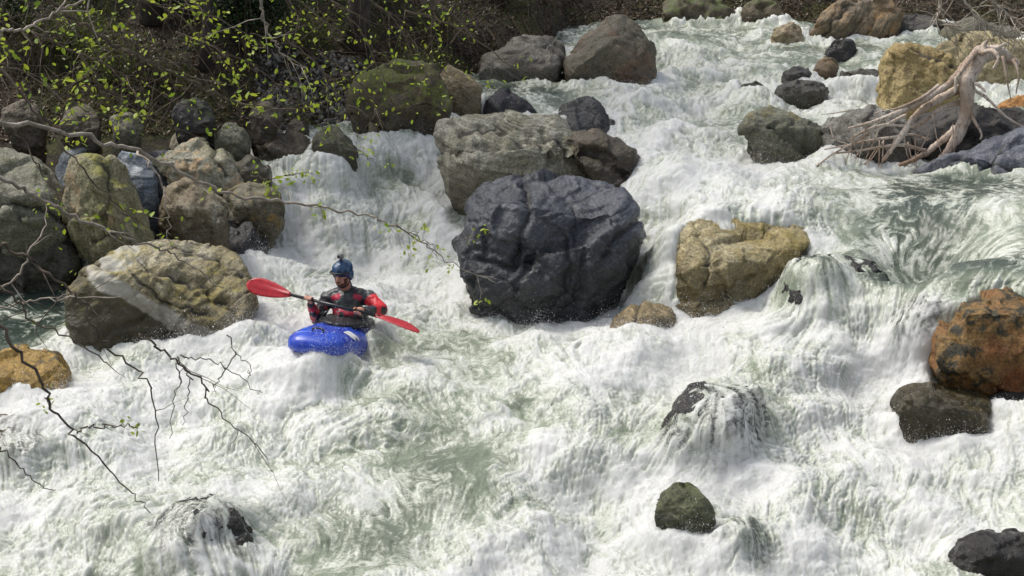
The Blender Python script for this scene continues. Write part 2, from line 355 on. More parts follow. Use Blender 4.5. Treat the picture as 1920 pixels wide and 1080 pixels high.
rock('brown block half in the water beside the squat green-brown rock',
     [(462,270,.1),(475,252),(520,246),(575,250),(594,270),(594,298,0),(540,302,0),(480,298,0)], (301,1.0), M(BROWN, base=(.17,.13,.08), alt=(.10,.085,.05), wet=(.95,.4)), thick=.8, vox=.026)
rock('small peaked grey-green rock perched above the brown block',
     [(398,262,0),(405,240),(432,221),(452,232),(470,256),(468,270,0),(420,274,0)], (273,1.2), M(OLIVE, wet=(1.1,.1), base=(.27,.27,.19)), thick=.9, vox=.024)
rock('low flat rock with an orange edge beside the small peaked rock',
     [(306,258,0),(330,242),(372,238),(400,252),(408,266,0),(350,272,0),(312,268,0)], (270,1.15), M(PALE, base=(.30,.27,.19)), thick=.8, vox=.026)
rock('long pale slab rising at the left edge above a dark hollow',
     [(-90,300),(-40,262),(20,280),(75,300),(110,335),(122,380,.1),(128,430,.05),(60,420,.05),(-40,410,0),(-100,400,0)],
     (432,.72), M(OLIVE, base=(.29,.28,.215), alt=(.17,.165,.11), moss=.2, wet=(.2,.2), sdir=(.5,0,1), strata=.6), front=[(60,380,-.25),(0,395,-.3)], thick=.9, vox=.026, cracks=[(.07,(-20,385),(40,382),(80,395),(118,408))])
rock('broad grey boulder with a dark undercut below the long pale slab',
     [(-60,410,.3),(0,388,.35),(60,392,.3),(120,415,.3),(150,440,.2),(140,480,.1),(100,520,.1),(20,530,0),(-60,520,0)],
     (520,.25), M(OLIVE, base=(.17,.165,.12), alt=(.10,.095,.065), wet=(.35,.4), strata=.4), thick=.8, vox=.028)
rock('tall pointed rock with a peach-coloured tip and a mossy green flank',
     [(118,400,.1),(118,330,.25),(135,300,.3),(168,273,.4),(200,276,.4),(225,305,.4),(250,350,.35),(275,400,.3),(290,440,.15),(272,478,0),(220,490,-.05),(160,470,-.05),(130,440,0)],
     (482,.45), M(TAN, base=(.28,.25,.16), alt=(.16,.15,.07), spot=(.34,.23,.12), wet=(.3,.2), sdir=(1,0,.35), strata=.6, moss=.45, mosscol=(.17,.165,.02)), front=[(182,330,.0),(195,400,-.22),(185,450,-.2)], thick=.6, vox=.022, facets=5, cracks=[(.04,(195,300),(205,370),(190,440)),(.05,(165,455),(185,452),(215,440))])
rock('small pale rock tucked under the tall pointed rock',
     [(150,470,.1),(170,440,.2),(205,432,.2),(240,450,.15),(250,490,0),(190,500,0),(160,495,0)], (498,.35), M(PALE, wet=(.2,.1)), thick=.8, vox=.024)
rock('blue-grey rock crossed by a white stripe behind the tall pointed rock',
     [(212,300,.2),(225,284,.3),(260,288,.3),(290,315,.25),(298,350,.1),(290,400,0),(250,420,0),(225,380,.05)], (420,.65), M(SLATE, base=(.16,.185,.21), alt=(.09,.11,.13), spot=(.4,.42,.43), wet=(.4,.3), sdir=(.2,0,1), strata=.9, sp=.9, band=(((215,305),(290,330)), .035, (.5,.52,.53), None)), thick=.8, vox=.024)
rock('blue-white rounded rock leaning on the left side of the pointed rock',
     [(100,330,.1),(105,290,.2),(135,268,.3),(160,270,.3),(168,290,.2),(150,340,0),(115,350,0)], (350,.85), M(SLATE, base=(.21,.23,.24), alt=(.12,.135,.14), spot=(.36,.37,.36), wet=(.5,.2)), thick=.8, vox=.024)
rock('smooth blue-grey rock lying at the left edge below the bank',
     [(-30,250,.2),(10,236,.3),(48,250,.25),(68,278,.1),(60,295,0),(10,290,0),(-30,280,0)], (294,1.0), M(SLATE, base=(.17,.18,.19), alt=(.11,.12,.125), wet=(.7,.2)), thick=.8, vox=.026)
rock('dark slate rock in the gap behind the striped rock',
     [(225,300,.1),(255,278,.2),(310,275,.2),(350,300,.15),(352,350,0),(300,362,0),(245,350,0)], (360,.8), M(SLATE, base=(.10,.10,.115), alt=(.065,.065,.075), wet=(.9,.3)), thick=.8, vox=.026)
rock('pale slab with a peach-orange broken end above the left chute',
     [(280,290,.1),(290,268,.3),(320,258,.4),(370,262,.45),(410,272,.4),(445,290,.35),(452,315,.1),(435,340,0),(370,345,0),(320,335,0)],
     (345,.9), M(PALE, base=(.38,.36,.28), alt=(.26,.24,.14), spot=(.50,.30,.12), wet=(.5,.2), sdir=(.8,0,1), strata=.8, moss=.12), front=[(360,300,0),(420,310,-.05)], thick=.6, vox=.022, cracks=[(.05,(400,270),(405,300),(425,330))])
rock('mottled dark rock sloping from the peach-ended slab into the chute',
     [(430,300,.1),(455,284,.2),(490,300,.2),(512,320,.1),(500,338,0),(440,342,0)], (341,.9), M(OLIVE, base=(.18,.16,.11), alt=(.10,.09,.06), wet=(.8,.4)), thick=.9, vox=.024)
rock('weathered brown rock with pale knobs in the middle of the left pile',
     [(292,400,.1),(298,360,.2),(325,335,.3),(375,332,.3),(405,352,.25),(425,385,.15),(430,415,0),(380,430,0),(320,425,0)],
     (430,.65), M(TAN, base=(.27,.22,.14), alt=(.17,.13,.075), spot=(.30,.29,.22), wet=(.55,.2)), front=[(350,370,-.02)], thick=.7, vox=.022)
rock('grey rock with an ochre patch overhanging the edge of the chute',
     [(408,372,.1),(415,345,.3),(445,335,.35),(495,343,.3),(528,362,.15),(534,390,0),(500,412,0),(440,405,0)],
     (410,.6), M(OLIVE, base=(.24,.22,.15), alt=(.15,.13,.07), spot=(.34,.22,.04), sp=.9, wet=(.45,.3), sdir=(.3,0,1)), thick=.7, vox=.022)
rock('wet black-grey slab between the chute and the big striped boulder',
     [(345,450,.2),(380,425,.35),(430,414,.4),(492,418,.3),(500,440,.1),(488,480,0),(430,500,0),(370,480,0)],
     (492,.2), M(SLATE, base=(.10,.10,.105), alt=(.06,.06,.062), wet=(.4,.5), gloss=.2), thick=.7, vox=.024)
rock('big mossy boulder with a pale diagonal stripe beside the kayaker',
     [(120,560,0),(122,515,.15),(150,492,.35),(200,475,.6),(260,468,.7),(310,452,.8),(350,441,.85),(400,450,.85),(440,478,.75),(462,520,.55),(478,570,.3),(470,600,.1),(425,622,0),(340,638,-.1),(220,640,-.12),(140,618,-.05)],
     (640,.0), M(OLIVE, base=(.31,.265,.15), alt=(.20,.165,.07), spot=(.36,.33,.25), wet=(.0,.5), sdir=(-.75,0,1), strata=.85, moss=.4, mosscol=(.19,.155,.025), sp=.7, chip=.6, band=(((190,500),(440,625)), .09, (.45,.43,.36), (.13,.11,.05))), front=[(170,520,.0),(245,510,.05),(300,560,-.05),(390,600,-.05),(240,590,-.22),(340,520,.25)],
     thick=.55, vox=.02, facets=6, cracks=[(.06,(255,478),(300,505),(380,530),(440,585)),(.05,(190,500),(235,490),(280,500)),(.03,(250,515),(300,560),(400,590)),(.03,(330,455),(400,480),(450,520))])
rock('golden-brown rounded rock at the left edge in white water',
     [(-80,700,0),(-60,668),(0,655),(60,651),(105,660),(130,690,.2),(132,725,0),(90,748,0),(0,748,0),(-70,740,0)],
     (747,-.15), M(GOLD, base=(.36,.22,.04), alt=(.22,.14,.035), spot=(.06,.045,.025), wet=(-.5,.3), sp=1., gloss=.25), thick=.8, vox=.022, facets=4, flat=.6)
rock('golden rock under thin green water at the left edge',
     [(-90,840,0),(-60,790),(0,772),(70,778),(130,800,.3),(158,835,.1),(140,868,0),(60,892,0),(-60,890,0)],
     (890,-.38), M(GOLD, base=(.20,.17,.07), wet=(-.3,.3)), thick=.8, vox=.028, cover=True)
rock('flat-topped yellow-olive rock at the lip of the right-hand fall',
     [(1262,470,.15),(1268,440,.35),(1292,420,.6),(1345,413,.85),(1430,414,.9),(1495,430,.75),(1520,452,.5),(1500,470,.3),(1445,500,.1),(1435,540,0),(1405,562,0),(1330,566,-.05),(1282,565,0),(1264,530,.05)],
     (566,.27), M(TAN, base=(.42,.365,.22), alt=(.27,.205,.07), spot=(.17,.125,.04), wet=(.3,.35), sdir=(.1,0,1), moss=.3, mosscol=(.12,.095,.015)), front=[(1312,468,-.02),(1380,478,-.05),(1440,478,.0),(1330,520,-.12)], thick=.45, vox=.02, facets=3, lean=.3, cracks=[(.04,(1310,440),(1322,470),(1318,540))])
rock('small ochre rock just clear of the foam below the fall',
     [(1142,612,0),(1152,596),(1190,582),(1235,577),(1275,584,.3),(1282,600,.1),(1230,618,0),(1185,640,-.05),(1150,642,-.05)],
     (642,-.02), M(TAN, base=(.30,.23,.12), alt=(.19,.14,.06), wet=(-.1,.25), gloss=.25), thick=.6, lift=.06, vox=.02, cracks=[(.03,(1195,585),(1190,635))])
rock('dark boulder drowned by a smooth hump of water at the fall lip',
     [(1445,560,-.1),(1462,505,.1),(1505,470,.4),(1570,460,.5),(1640,470,.45),(1700,500,.3),(1680,545,.0),(1620,605,-.1),(1540,625,-.05),(1470,610,0)],
     (625,.12), M(DARK, wet=(1.,.5)), front=[(1520,530,-.05),(1610,530,-.05)], thick=.6, vox=.025, cover=True)
rock('dark wet rock face behind the streaky curtain of water',
     [(1655,650,-.15),(1680,590,-.05),(1735,540,.15),(1800,503,.35),(1870,485,.45),(1960,480,.55),(2040,490,.5),(2040,600,.1),(1960,680,-.1),(1780,690,-.15),(1690,690,-.2)],
     (690,-.05), M(DARK, wet=(1.,.5)), front=[(1740,600,-.2),(1810,555,.0),(1900,530,.05)], thick=.5, vox=.028, cover=True)
rock('big rust-orange and brown boulder at the right edge',
     [(1757,680,.05),(1765,620,.15),(1800,560,.35),(1830,545,.6),(1900,541,.8),(2000,548,.8),(2080,600,.5),(2090,700,.1),(2040,770,0),(1900,760,-.05),(1830,745,-.05),(1775,715,0)],
     (765,-.2), M(GOLD, base=(.21,.125,.035), alt=(.20,.07,.018), spot=(.035,.032,.018), wet=(-.5,.5), sdir=(.3,0,1), sp=1., strata=.3, moss=.15), front=[(1815,590,.0),(1880,600,-.1),(1800,690,-.12),(1960,600,-.05)], thick=.7, vox=.022, facets=6)
rock('flat dark olive rock below the rust-orange boulder',
     [(1665,745,.1),(1690,730,.35),(1740,722,.5),(1820,725,.5),(1858,745,.35),(1850,790,.0),(1810,818,0),(1745,828,-.05),(1725,800,-.02),(1700,765,0)],
     (828,-.33), M(OLIVE, base=(.15,.125,.06), alt=(.085,.07,.035), spot=(.20,.16,.09), wet=(-.1,.3), gloss=.25), front=[(1745,768,-.1),(1820,775,-.12)], thick=.6, vox=.02)
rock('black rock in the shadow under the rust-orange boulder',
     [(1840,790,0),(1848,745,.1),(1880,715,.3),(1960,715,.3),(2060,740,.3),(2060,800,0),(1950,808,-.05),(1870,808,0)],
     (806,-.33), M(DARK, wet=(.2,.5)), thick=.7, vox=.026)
rock('small green mossy rock alone in the foam at the bottom',
     [(1227,985,0),(1235,950,.1),(1262,928),(1300,922),(1330,935),(1338,965,.1),(1335,1005,0),(1310,1030,-.05),(1270,1028,-.05),(1235,1010,0)],
     (1028,-.68), M(OLIVE, base=(.115,.12,.06), alt=(.065,.068,.032), spot=(.15,.14,.10), wet=(-.7,.2), moss=.35, gloss=.3), front=[(1280,965,-.05)], thick=.8, lift=.09, vox=.014)
rock('black rock at the bottom right corner',
     [(1785,1070,0),(1800,1045,.1),(1830,1030,.25),(1900,1028,.3),(1960,1035,.3),(1980,1080,0),(1900,1110,0),(1800,1105,0)],
     (1105,-.85), M(DARK, wet=(-.3,.5)), thick=.8, lift=.14, vox=.02)
rock('dark boulder drowned in white lacy water below the fall',
     [(1215,840,0),(1240,765,.2),(1290,715,.5),(1350,695,.6),(1420,720,.5),(1460,790,.2),(1462,850,0),(1400,890,-.05),(1290,900,-.05)],
     (900,-.52), M(DARK, wet=(1.,.5)), front=[(1300,790,.0),(1380,790,.0)], thick=.7, vox=.024, cover=True)
rock('brown rock under foam beside the small green mossy rock',
     [(1330,1050,0),(1345,985,.1),(1385,955,.25),(1430,965,.2),(1455,1010,.05),(1440,1055,0),(1380,1065,0)],
     (1064,-.74), M(OLIVE, base=(.12,.11,.08), wet=(1.,.5)), thick=.7, vox=.024, cover=True)
rock('dark boulder drowned under the bottom left hump of water',
     [(240,1060,0),(270,980,.2),(320,930,.5),(390,915,.55),(440,945,.4),(485,1010,.15),(480,1090,0),(380,1120,0),(270,1110,0)],
     (1110,-.78), M(DARK, wet=(1.,.5)), front=[(350,1000,0)], thick=.7, vox=.026, cover=True)
rock('rounded grey-green rock with a golden waterline in the right channel',
     [(1392,232,.0),(1405,205,.2),(1440,192,.4),(1475,196,.4),(1530,215,.4),(1560,235,.3),(1550,300,.0),(1500,306,-.05),(1450,290,-.02),(1410,262,0)],
     (304,1.03), M(OLIVE, base=(.17,.17,.125), alt=(.11,.11,.07), spot=(.2,.16,.05), wet=(1.0,.35)), front=[(1440,230,.0),(1500,240,.0)], thick=.8, vox=.024)
rock('grey veined rock behind the tips of the bleached roots',
     [(1530,300,0),(1540,240,.15),(1570,205,.3),(1620,190,.4),(1680,200,.4),(1720,240,.2),(1720,300,0),(1640,310,-.05),(1570,308,-.05)],
     (308,1.02), M(OLIVE, base=(.23,.22,.19), alt=(.13,.12,.10), wet=(.95,.25), sdir=(1,0,.8), strata=.9), front=[(1600,240,-.05)], thick=.8, vox=.024)
rock('large ochre-yellow boulder behind the bleached roots',
     [(1650,150,.0),(1655,95,.2),(1682,68,.4),(1715,68,.5),(1770,95,.5),(1810,125,.4),(1815,180,.1),(1800,230,0),(1700,235,-.05),(1655,210,0)],
     (232,1.1), M(TAN, base=(.42,.33,.15), alt=(.29,.21,.08), spot=(.15,.09,.05), wet=(.9,.2), sdir=(.5,0,1), strata=.4, sp=.8), front=[(1700,95,.1),(1770,130,.05)], thick=.8, vox=.024, cracks=[(.05,(1690,78),(1740,100),(1800,130))])
rock('flat yellow rock directly behind the large ochre boulder',
     [(1735,105,.1),(1765,78,.4),(1810,60,.6),(1870,68,.6),(1925,85,.6),(1970,110,.4),(1950,150,0),(1820,160,0)],
     (170,1.25), M(TAN, base=(.38,.32,.17), alt=(.26,.21,.11), wet=(.9,.2)), thick=.8, vox=.03)
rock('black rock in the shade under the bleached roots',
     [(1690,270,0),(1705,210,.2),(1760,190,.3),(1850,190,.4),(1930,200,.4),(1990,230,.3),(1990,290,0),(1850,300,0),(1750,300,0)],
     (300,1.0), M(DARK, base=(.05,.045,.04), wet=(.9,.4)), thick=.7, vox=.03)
rock('sloping slate-blue slab running off the right edge below the roots',
     [(1715,322,0),(1780,288,.2),(1850,262,.4),(1930,243,.5),(2040,230,.6),(2090,300,.1),(1980,336,-.05),(1850,332,-.08)],
     (334,1.0), M(SLATE, base=(.18,.19,.215), alt=(.12,.125,.145), spot=(.08,.085,.10), wet=(.85,.2), rough=.6, sdir=(-.5,0,1), strata=.5), front=[(1850,300,-.02)], thick=.7, vox=.026, facets=3, cracks=[(.05,(1845,320),(1880,270)),(.035,(1790,300),(1900,318))])
rock('small bright orange rock at the right edge behind the slate slab',
     [(1870,205,.1),(1878,185,.2),(1905,176,.3),(1945,180,.3),(1950,220,0),(1895,222,0)], (222,1.2), M(GOLD, base=(.42,.20,.05), alt=(.30,.13,.03), spot=(.3,.16,.06), wet=(.9,.1)), thick=.8, vox=.024)
rock('slanting slab with a bright orange left edge on the far bank',
     [(1513,72,0),(1520,45,.1),(1550,15,.2),(1585,-15,.3),(1660,-25,.4),(1700,20,.3),(1690,60,.05),(1640,76,0),(1560,80,-.05)],
     (80,1.45), M(BROWN, base=(.22,.15,.08), alt=(.12,.10,.065), spot=(.35,.20,.07), wet=(1.3,.2), sdir=(-1,0,.7), strata=.9), front=[(1560,45,-.05)], thick=.8, vox=.03, cracks=[(.06,(1540,70),(1600,0))])
rock('pale tan rock at the far waterline left of the slanting slab',
     [(1445,72,0),(1455,58,.1),(1490,46,.2),(1508,60,.1),(1512,74,0),(1480,78,0)], (77,1.5), M(TAN), thick=.9, lift=.09, vox=.03)
rock('black triangular rock breaking the upper rapids',
     [(1547,105,0),(1562,84,.1),(1585,77,.2),(1602,86,.1),(1614,105,0),(1580,110,0)], (109,1.4), M(DARK, base=(.06,.055,.06), wet=(1.4,.2)), thick=.9, lift=.09, vox=.024)
rock('brown-topped block among the small rocks of the upper rapids',
     [(1524,148,0),(1528,132,.1),(1555,114,.25),(1578,122,.2),(1582,138,0),(1545,155,-.03)], (154,1.27), M(BROWN, base=(.25,.17,.09), wet=(1.1,.3)), thick=.8, lift=.09, vox=.022)
rock('flat dark rock touching the brown-topped block',
     [(1460,150,0),(1475,138,.1),(1505,134,.2),(1528,145,.1),(1528,156,0),(1480,158,0)], (157,1.27), M(DARK, base=(.10,.09,.085), wet=(1.2,.3)), thick=.9, lift=.09, vox=.024)
rock('grey rounded rock left of the ochre boulder in the upper rapids',
     [(1568,158,0),(1575,146,.1),(1605,140,.2),(1640,142,.2),(1660,150,.1),(1655,162,0),(1600,165,0)], (164,1.24), M(OLIVE, base=(.16,.155,.13), wet=(1.2,.3)), thick=.8, lift=.09, vox=.024)
rock('low grey rock awash below the flat dark rock',
     [(1452,180,0),(1460,163,.1),(1510,158,.2),(1545,168,.2),(1550,186,0),(1490,190,0)], (188,1.2), M(OLIVE, base=(.17,.165,.145), wet=(1.3,.3)), thick=.8, lift=.09, vox=.024)
rock('tiny dark rock awash in the right channel',
     [(1384,180,0),(1390,170,.05),(1415,165,.1),(1435,170,.1),(1436,181,0),(1405,184,0)], (183,1.22), M(OLIVE, base=(.13,.13,.09), wet=(1.3,.3)), thick=.8, lift=.09, vox=.022)
rock('dark broken rock on the far bank beside the slanting slab',
     [(1640,70,0),(1655,35,.2),(1700,20,.4),(1750,30,.4),(1770,60,.1),(1740,80,0),(1680,82,0)], (82,1.4), M(DARK, base=(.09,.085,.075), wet=(1.3,.3)), thick=.9, vox=.035)
rock('grey rounded rock on the far bank under the bare branches',
     [(1755,82,0),(1770,50,.2),(1830,38,.4),(1900,45,.4),(1960,62,.3),(1960,95,0),(1830,95,0)], (96,1.35), M(OLIVE, base=(.16,.15,.12), wet=(1.1,.3)), thick=.9, vox=.035)
rock('dark mossy rock at the foot of the far bank',
     [(1240,42,0),(1250,12,.1),(1290,0,.3),(1350,2,.3),(1390,25,.2),(1395,46,0),(1310,50,0)], (49,1.52), M(BROWN, base=(.11,.09,.05), wet=(1.3,.3), moss=.6), thick=1., lift=.09, vox=.04)
rock('brown mossy rock at the far waterline beside the tan rock',
     [(1385,45,0),(1398,18,.1),(1430,8,.3),(1470,15,.2),(1485,40,.05),(1440,52,0)], (51,1.52), M(BROWN, base=(.12,.09,.05), wet=(1.3,.3), moss=.5), thick=1., lift=.09, vox=.04)

for lab, u_, v_, w_px, zb_, mk_ in [('small tan stone between the long pale slab and the tall pointed rock',112,392,34,.6,TAN),('little grey stone wedged under the peach-ended slab',288,352,26,.75,PALE),('small brown stone at the foot of the weathered brown rock',318,442,40,.5,BROWN),
 ('pale stone in the gap behind the big mossy boulder',300,462,44,.4,PALE),('dark stone under the grey ochre-patched rock',420,425,46,.45,DARK),('small olive stone beside the blue-white rounded rock',168,288,26,.9,OLIVE),('round brown stone below the small peaked rock',455,292,34,1.0,BROWN),
 ('mossy rock at the foot of the bank left of the peach-ended slab',235,250,74,1.32,OLIVE),('brown rock on the bank edge above the blue-white rounded rock',150,240,86,1.32,BROWN),('long mossy rock on the bank edge at the far left',40,238,96,1.32,BROWN),('dark rock on the bank edge above the small peaked rock',360,228,84,1.32,DARK),('brown rock at the bank edge behind the brown block',500,226,70,1.32,BROWN),
 ('flat grey stone at the back of the left rock pile',240,262,50,1.05,PALE),('small tan stone behind the blue-white rounded rock',95,262,40,1.05,TAN),('greenish stone at the water edge left of the brown block',455,322,36,.85,OLIVE),('small dark stone touching the wet black-grey slab',352,470,40,.3,DARK),
 ('broken brown stone under the long pale slab',70,455,60,.45,BROWN),('little pale stone beside the small pale rock',258,470,36,.4,PALE),('small grey stone at the left edge under the smooth blue-grey rock',20,300,46,.95,OLIVE),('mossy stone on the gravel left of the brown mound',640,215,40,1.2,OLIVE),('low brown stone on the gravel bar',560,238,46,1.18,BROWN),('little tan stone at the foot of the brown mound',700,240,30,1.15,TAN)]:
    k_ = [(.5 * w_px * math.cos(a) * random.uniform(.8, 1.1), -.38 * w_px * math.sin(a) * random.uniform(.8, 1.15)) for a in np.linspace(0, 2 * math.pi, 9)[:-1]]
    rock(lab, [(u_ + a, v_ + b - .1 * w_px) for a, b in k_], (v_ + .3 * w_px, zb_), M(mk_, wet=(zb_ - .1, .2), moss=.4 if v_ < 245 else .15), thick=.9, vox=.02, lift=.07 if v_ < 258 and zb_ > 1.3 else 0, name='stone', cat='stone')

# ------------------------------------------------------------------ terrain (river bed and banks)
BL = [pz(u, v, z) for u, v, z in [(-1500,300,1.1),(-400,290,1.1),(0,275,1.12),(300,262,1.14),(440,250,1.18),(500,232,1.22),(660,222,1.22),(840,172,1.25),(1000,140,1.3),(1060,60,1.45),(1220,46,1.5),(1500,46,1.5),(1640,62,1.45),(1900,85,1.35),(2400,120,1.3),(3500,150,1.3)]]
BLx = np.array([p.x for p in BL]); BLy = np.array([p.y for p in BL]); BLz = np.array([p.z for p in BL])
o_ = np.argsort(BLx); BLx, BLy, BLz = BLx[o_], BLy[o_], BLz[o_]
def bank_z(x, y):
    yl = np.interp(x, BLx, BLy); zl = np.interp(x, BLx, BLz); d = y - yl
    h = zl + np.where(d > 0, .42 * d + .12 * np.sqrt(np.clip(d, 0, None)), .5 * d)
    n = .22 * fbm2(x / 1.3, y / 1.3, 4, 50) + .05 * fbm2(x / .25, y / .25, 3, 60)
    return h + n * sst(-.3, 1.2, d)
CTRL = np.array([(-900,250,1.2,0),(-250,250,1.15,0),(0,245,1.12,0),(300,245,1.12,0),(560,240,1.15,.3),(-900,600,.05,.1),(-900,1000,-.6,.8),(2900,1000,-.7,.6),(2900,400,.95,.3),(2900,200,1.15,.3),
(660,245,1.12,.62),(760,245,1.12,.75),(600,310,.98,.62),(700,330,.8,.66),(800,300,.85,.74),(560,390,.55,.9),(650,400,.5,.8),(760,400,.45,.85),(840,430,.3,.9),(520,470,.2,1.1),(600,480,.12,1.05),(750,490,.1,.95),(850,520,.08,.9),(690,440,.28,.9),
(100,400,.5,0),(250,380,.6,0),(60,560,.05,.12),(130,650,-.02,.5),(30,620,.0,.2),(380,440,.3,.1),
(500,560,.05,1.0),(500,640,.0,.95),(620,680,-.04,.95),(760,560,.05,.8),(850,600,0,.85),(800,640,-.03,.45),(1000,600,.02,1.),(900,700,-.1,.48),(1100,620,.05,1.),(1100,700,-.05,.9),(1000,770,-.2,.68),(750,780,-.25,.68),(500,750,-.2,.95),(250,700,-.1,.95),(300,840,-.3,.95),(600,850,-.35,.8),(820,900,-.45,.40),(850,830,-.37,.44),(1100,850,-.35,.9),(700,1050,-.65,.42),(900,1060,-.7,.8),(1000,980,-.6,.85),(60,760,-.18,.9),(0,900,-.4,.9),(150,950,-.45,.8),(0,1070,-.65,.8),(330,900,-.33,.6),(480,1075,-.7,.7),(1150,1000,-.65,.95),(1200,1075,-.75,.95),(1450,900,-.5,.9),(1500,1000,-.65,.85),(1650,1075,-.8,.8),(1750,900,-.45,.95),(1900,880,-.4,.9),(1900,1000,-.6,.65),
(1250,640,.05,1.05),(1400,600,.2,1.),(1330,680,0,1.),(1600,680,-.02,1.05),(1700,710,-.05,1.05),(1500,720,-.05,1.),(1350,890,-.55,.9),(1340,740,-.14,.6),(1350,800,-.30,.5),(1410,840,-.44,.55),(1560,800,-.3,.9),
(1250,430,.88,.7),(1240,480,.55,.5),(1200,500,.3,.6),(1160,545,.12,.9),(1225,560,.2,.6),(1330,575,.2,.95),(1270,580,.16,.95),(1420,578,.22,.95),(600,664,.07,1.),(560,656,.05,1.),(1180,590,.06,1.),(1300,400,.95,.85),(1500,400,.94,.8),(1600,450,.9,.45),(1750,465,.9,.55),(1900,440,.92,.6),(1560,480,.86,.3),(1650,500,.78,.3),(1500,520,.6,.4),(1480,545,.42,.6),(1600,610,.10,.75),(1560,550,.34,.4),(1620,550,.45,.35),(1480,570,.27,.9),(1760,505,.74,.3),(1840,490,.78,.3),(1700,560,.42,.35),(1660,600,.2,.4),(1720,630,.03,.45),(1770,600,.15,.4),(1800,545,.42,.3),(1620,650,.05,.8),(1920,475,.84,.4),
(1250,340,1.03,.95),(1400,350,1.0,.9),(1600,350,1.0,.40),(1850,340,1.0,.24),(1500,325,1.02,.95),(1800,400,.97,.36),(1230,260,1.1,.95),(1350,220,1.15,.45),(1350,290,1.05,.85),(1200,180,1.25,.95),(1000,185,1.28,.3),(860,205,1.2,.6),(1100,170,1.3,.5),(1400,160,1.27,.6),(1300,120,1.35,.7),(1450,120,1.35,.5),(1600,110,1.38,.42),(1300,70,1.5,.44),(1500,65,1.5,.44),(1620,90,1.45,.4),(1550,170,1.23,.85)], float)
CW = np.array([pz(a, b, c) for a, b, c, d in CTRL])[:, :2]
def tps(XY, vals, Q, lam=.02):
    def k(a, b):
        d2 = ((a[:, None] - b[None]) ** 2).sum(-1); return .5 * d2 * np.log(d2 + 1e-9)
    n = len(XY); A = np.zeros((n + 3, n + 3)); A[:n, :n] = k(XY, XY) + lam * np.eye(n); A[:n, n] = 1; A[:n, n + 1:] = XY; A[n:, :n] = A[:n, n:].T
    s = np.linalg.solve(A, np.concatenate([vals, np.zeros((3, vals.shape[1]))]))
    return np.concatenate([k(q, XY) @ s[:n] + s[n] + q @ s[n + 1:] for q in np.array_split(Q, max(1, len(Q) // 20000))])
# regular fields on a plan of the river
GX0, GX1, GY0, GY1, GS = -12., 12., 8., 34., .04
gx = np.arange(GX0, GX1, GS); gy = np.arange(GY0, GY1, GS); NX, NY = len(gx), len(gy)
XX, YY = np.meshgrid(gx, gy)
def samp(G, x, y):
    fx = np.clip((x - GX0) / GS, 0, NX - 1.001); fy = np.clip((y - GY0) / GS, 0, NY - 1.001); ix = fx.astype(np.int32); iy = fy.astype(np.int32); fx = (fx - ix).astype(np.float32); fy = (fy - iy).astype(np.float32)
    f = G.ravel(); i = iy * NX + ix
    return (f[i] * (1 - fx) + f[i + 1] * fx) * (1 - fy) + (f[i + NX] * (1 - fx) + f[i + NX + 1] * fx) * fy
def blur(G, s):
    r = max(1, int(s / GS)); 
    for _ in range(3):
        for ax in (0, 1):
            c = np.cumsum(np.concatenate([np.repeat(np.take(G, [0], ax), r + 1, ax), G, np.repeat(np.take(G, [-1], ax), r, ax)], ax), ax, dtype=np.float64)
            G = (np.take(c, range(2 * r + 1, c.shape[ax]), ax) - np.take(c, range(0, c.shape[ax] - 2 * r - 1), ax)) / (2 * r + 1)
    return G.astype(np.float32)
cs = 4; cx, cy = np.meshgrid(gx[::cs], gy[::cs]); base = tps(CW, CTRL[:, 2:4], np.stack([cx.ravel(), cy.ravel()], 1)).reshape(cx.shape[0], cx.shape[1], 2)
def up(A):
    iy = np.clip(np.arange(NY) / cs, 0, A.shape[0] - 1.001); ix = np.clip(np.arange(NX) / cs, 0, A.shape[1] - 1.001); y0 = iy.astype(int); x0 = ix.astype(int); fy = (iy - y0)[:, None]; fx = (ix - x0)[None]
    return (A[y0][:, x0] * (1 - fx) + A[y0][:, x0 + 1] * fx) * (1 - fy) + (A[y0 + 1][:, x0] * (1 - fx) + A[y0 + 1][:, x0 + 1] * fx) * fy
ZB = np.clip(up(base[..., 0]), -1.3, 1.54).astype(np.float32); FB = np.clip(up(base[..., 1]), 0, 1.15).astype(np.float32)
TERR = bank_z(XX, YY).astype(np.float32)
HE = np.full((NY, NX), -9., np.float32); HC = HE.copy()
HF = np.full((NY, NX), 9., np.float32)
for o, bvh, cov, zb_ in ROCKS:
    bb = [o.matrix_world @ Vector(c) if False else Vector(c) + o.location for c in o.bound_box]
    x0, x1 = min(b.x for b in bb), max(b.x for b in bb); y0, y1 = min(b.y for b in bb), max(b.y for b in bb)
    i0, i1 = max(0, int((x0 - GX0) / GS)), min(NX - 1, int((x1 - GX0) / GS) + 1); j0, j1 = max(0, int((y0 - GY0) / GS)), min(NY - 1, int((y1 - GY0) / GS) + 1)
    T = HC if cov else HE
    for j in range(j0, j1):
        for i in range(i0, i1):
            h = bvh.ray_cast(Vector((gx[i], gy[j], 6)), Vector((0, 0, -1)), 9)
            if h[0] is not None and not cov and h[0].z > zb_ + .06: HF[j, i] = min(HF[j, i], zb_ - .03)
            if h[0] is not None and h[0].z - (.05 if cov else 0) > T[j, i]: T[j, i] = h[0].z - (.05 if cov else 0)
for o, bvh, cov, zb_ in ROCKS:
    if cov:                                            # keep the drowned stones well inside their sheet of water
        V = co_of(o.data); c0 = V.mean(0); V[:, :2] = c0[:2] + (V[:, :2] - c0[:2]) * .91; V[:, 1] += .03; V[:, 2] -= .045; o.data.vertices.foreach_set('co', V.ravel()); o.data.update()
cm = (HC > ZB - .25); HCs = np.where(cm, HC, ZB - .3)
hump = np.where(cm, np.clip(HC + .03 - ZB, 0, 2), 0).astype(np.float32); HC = HC - (.05 + .05 * fbm2(XX / .3, YY / .3, 3, 55)).astype(np.float32) * cm
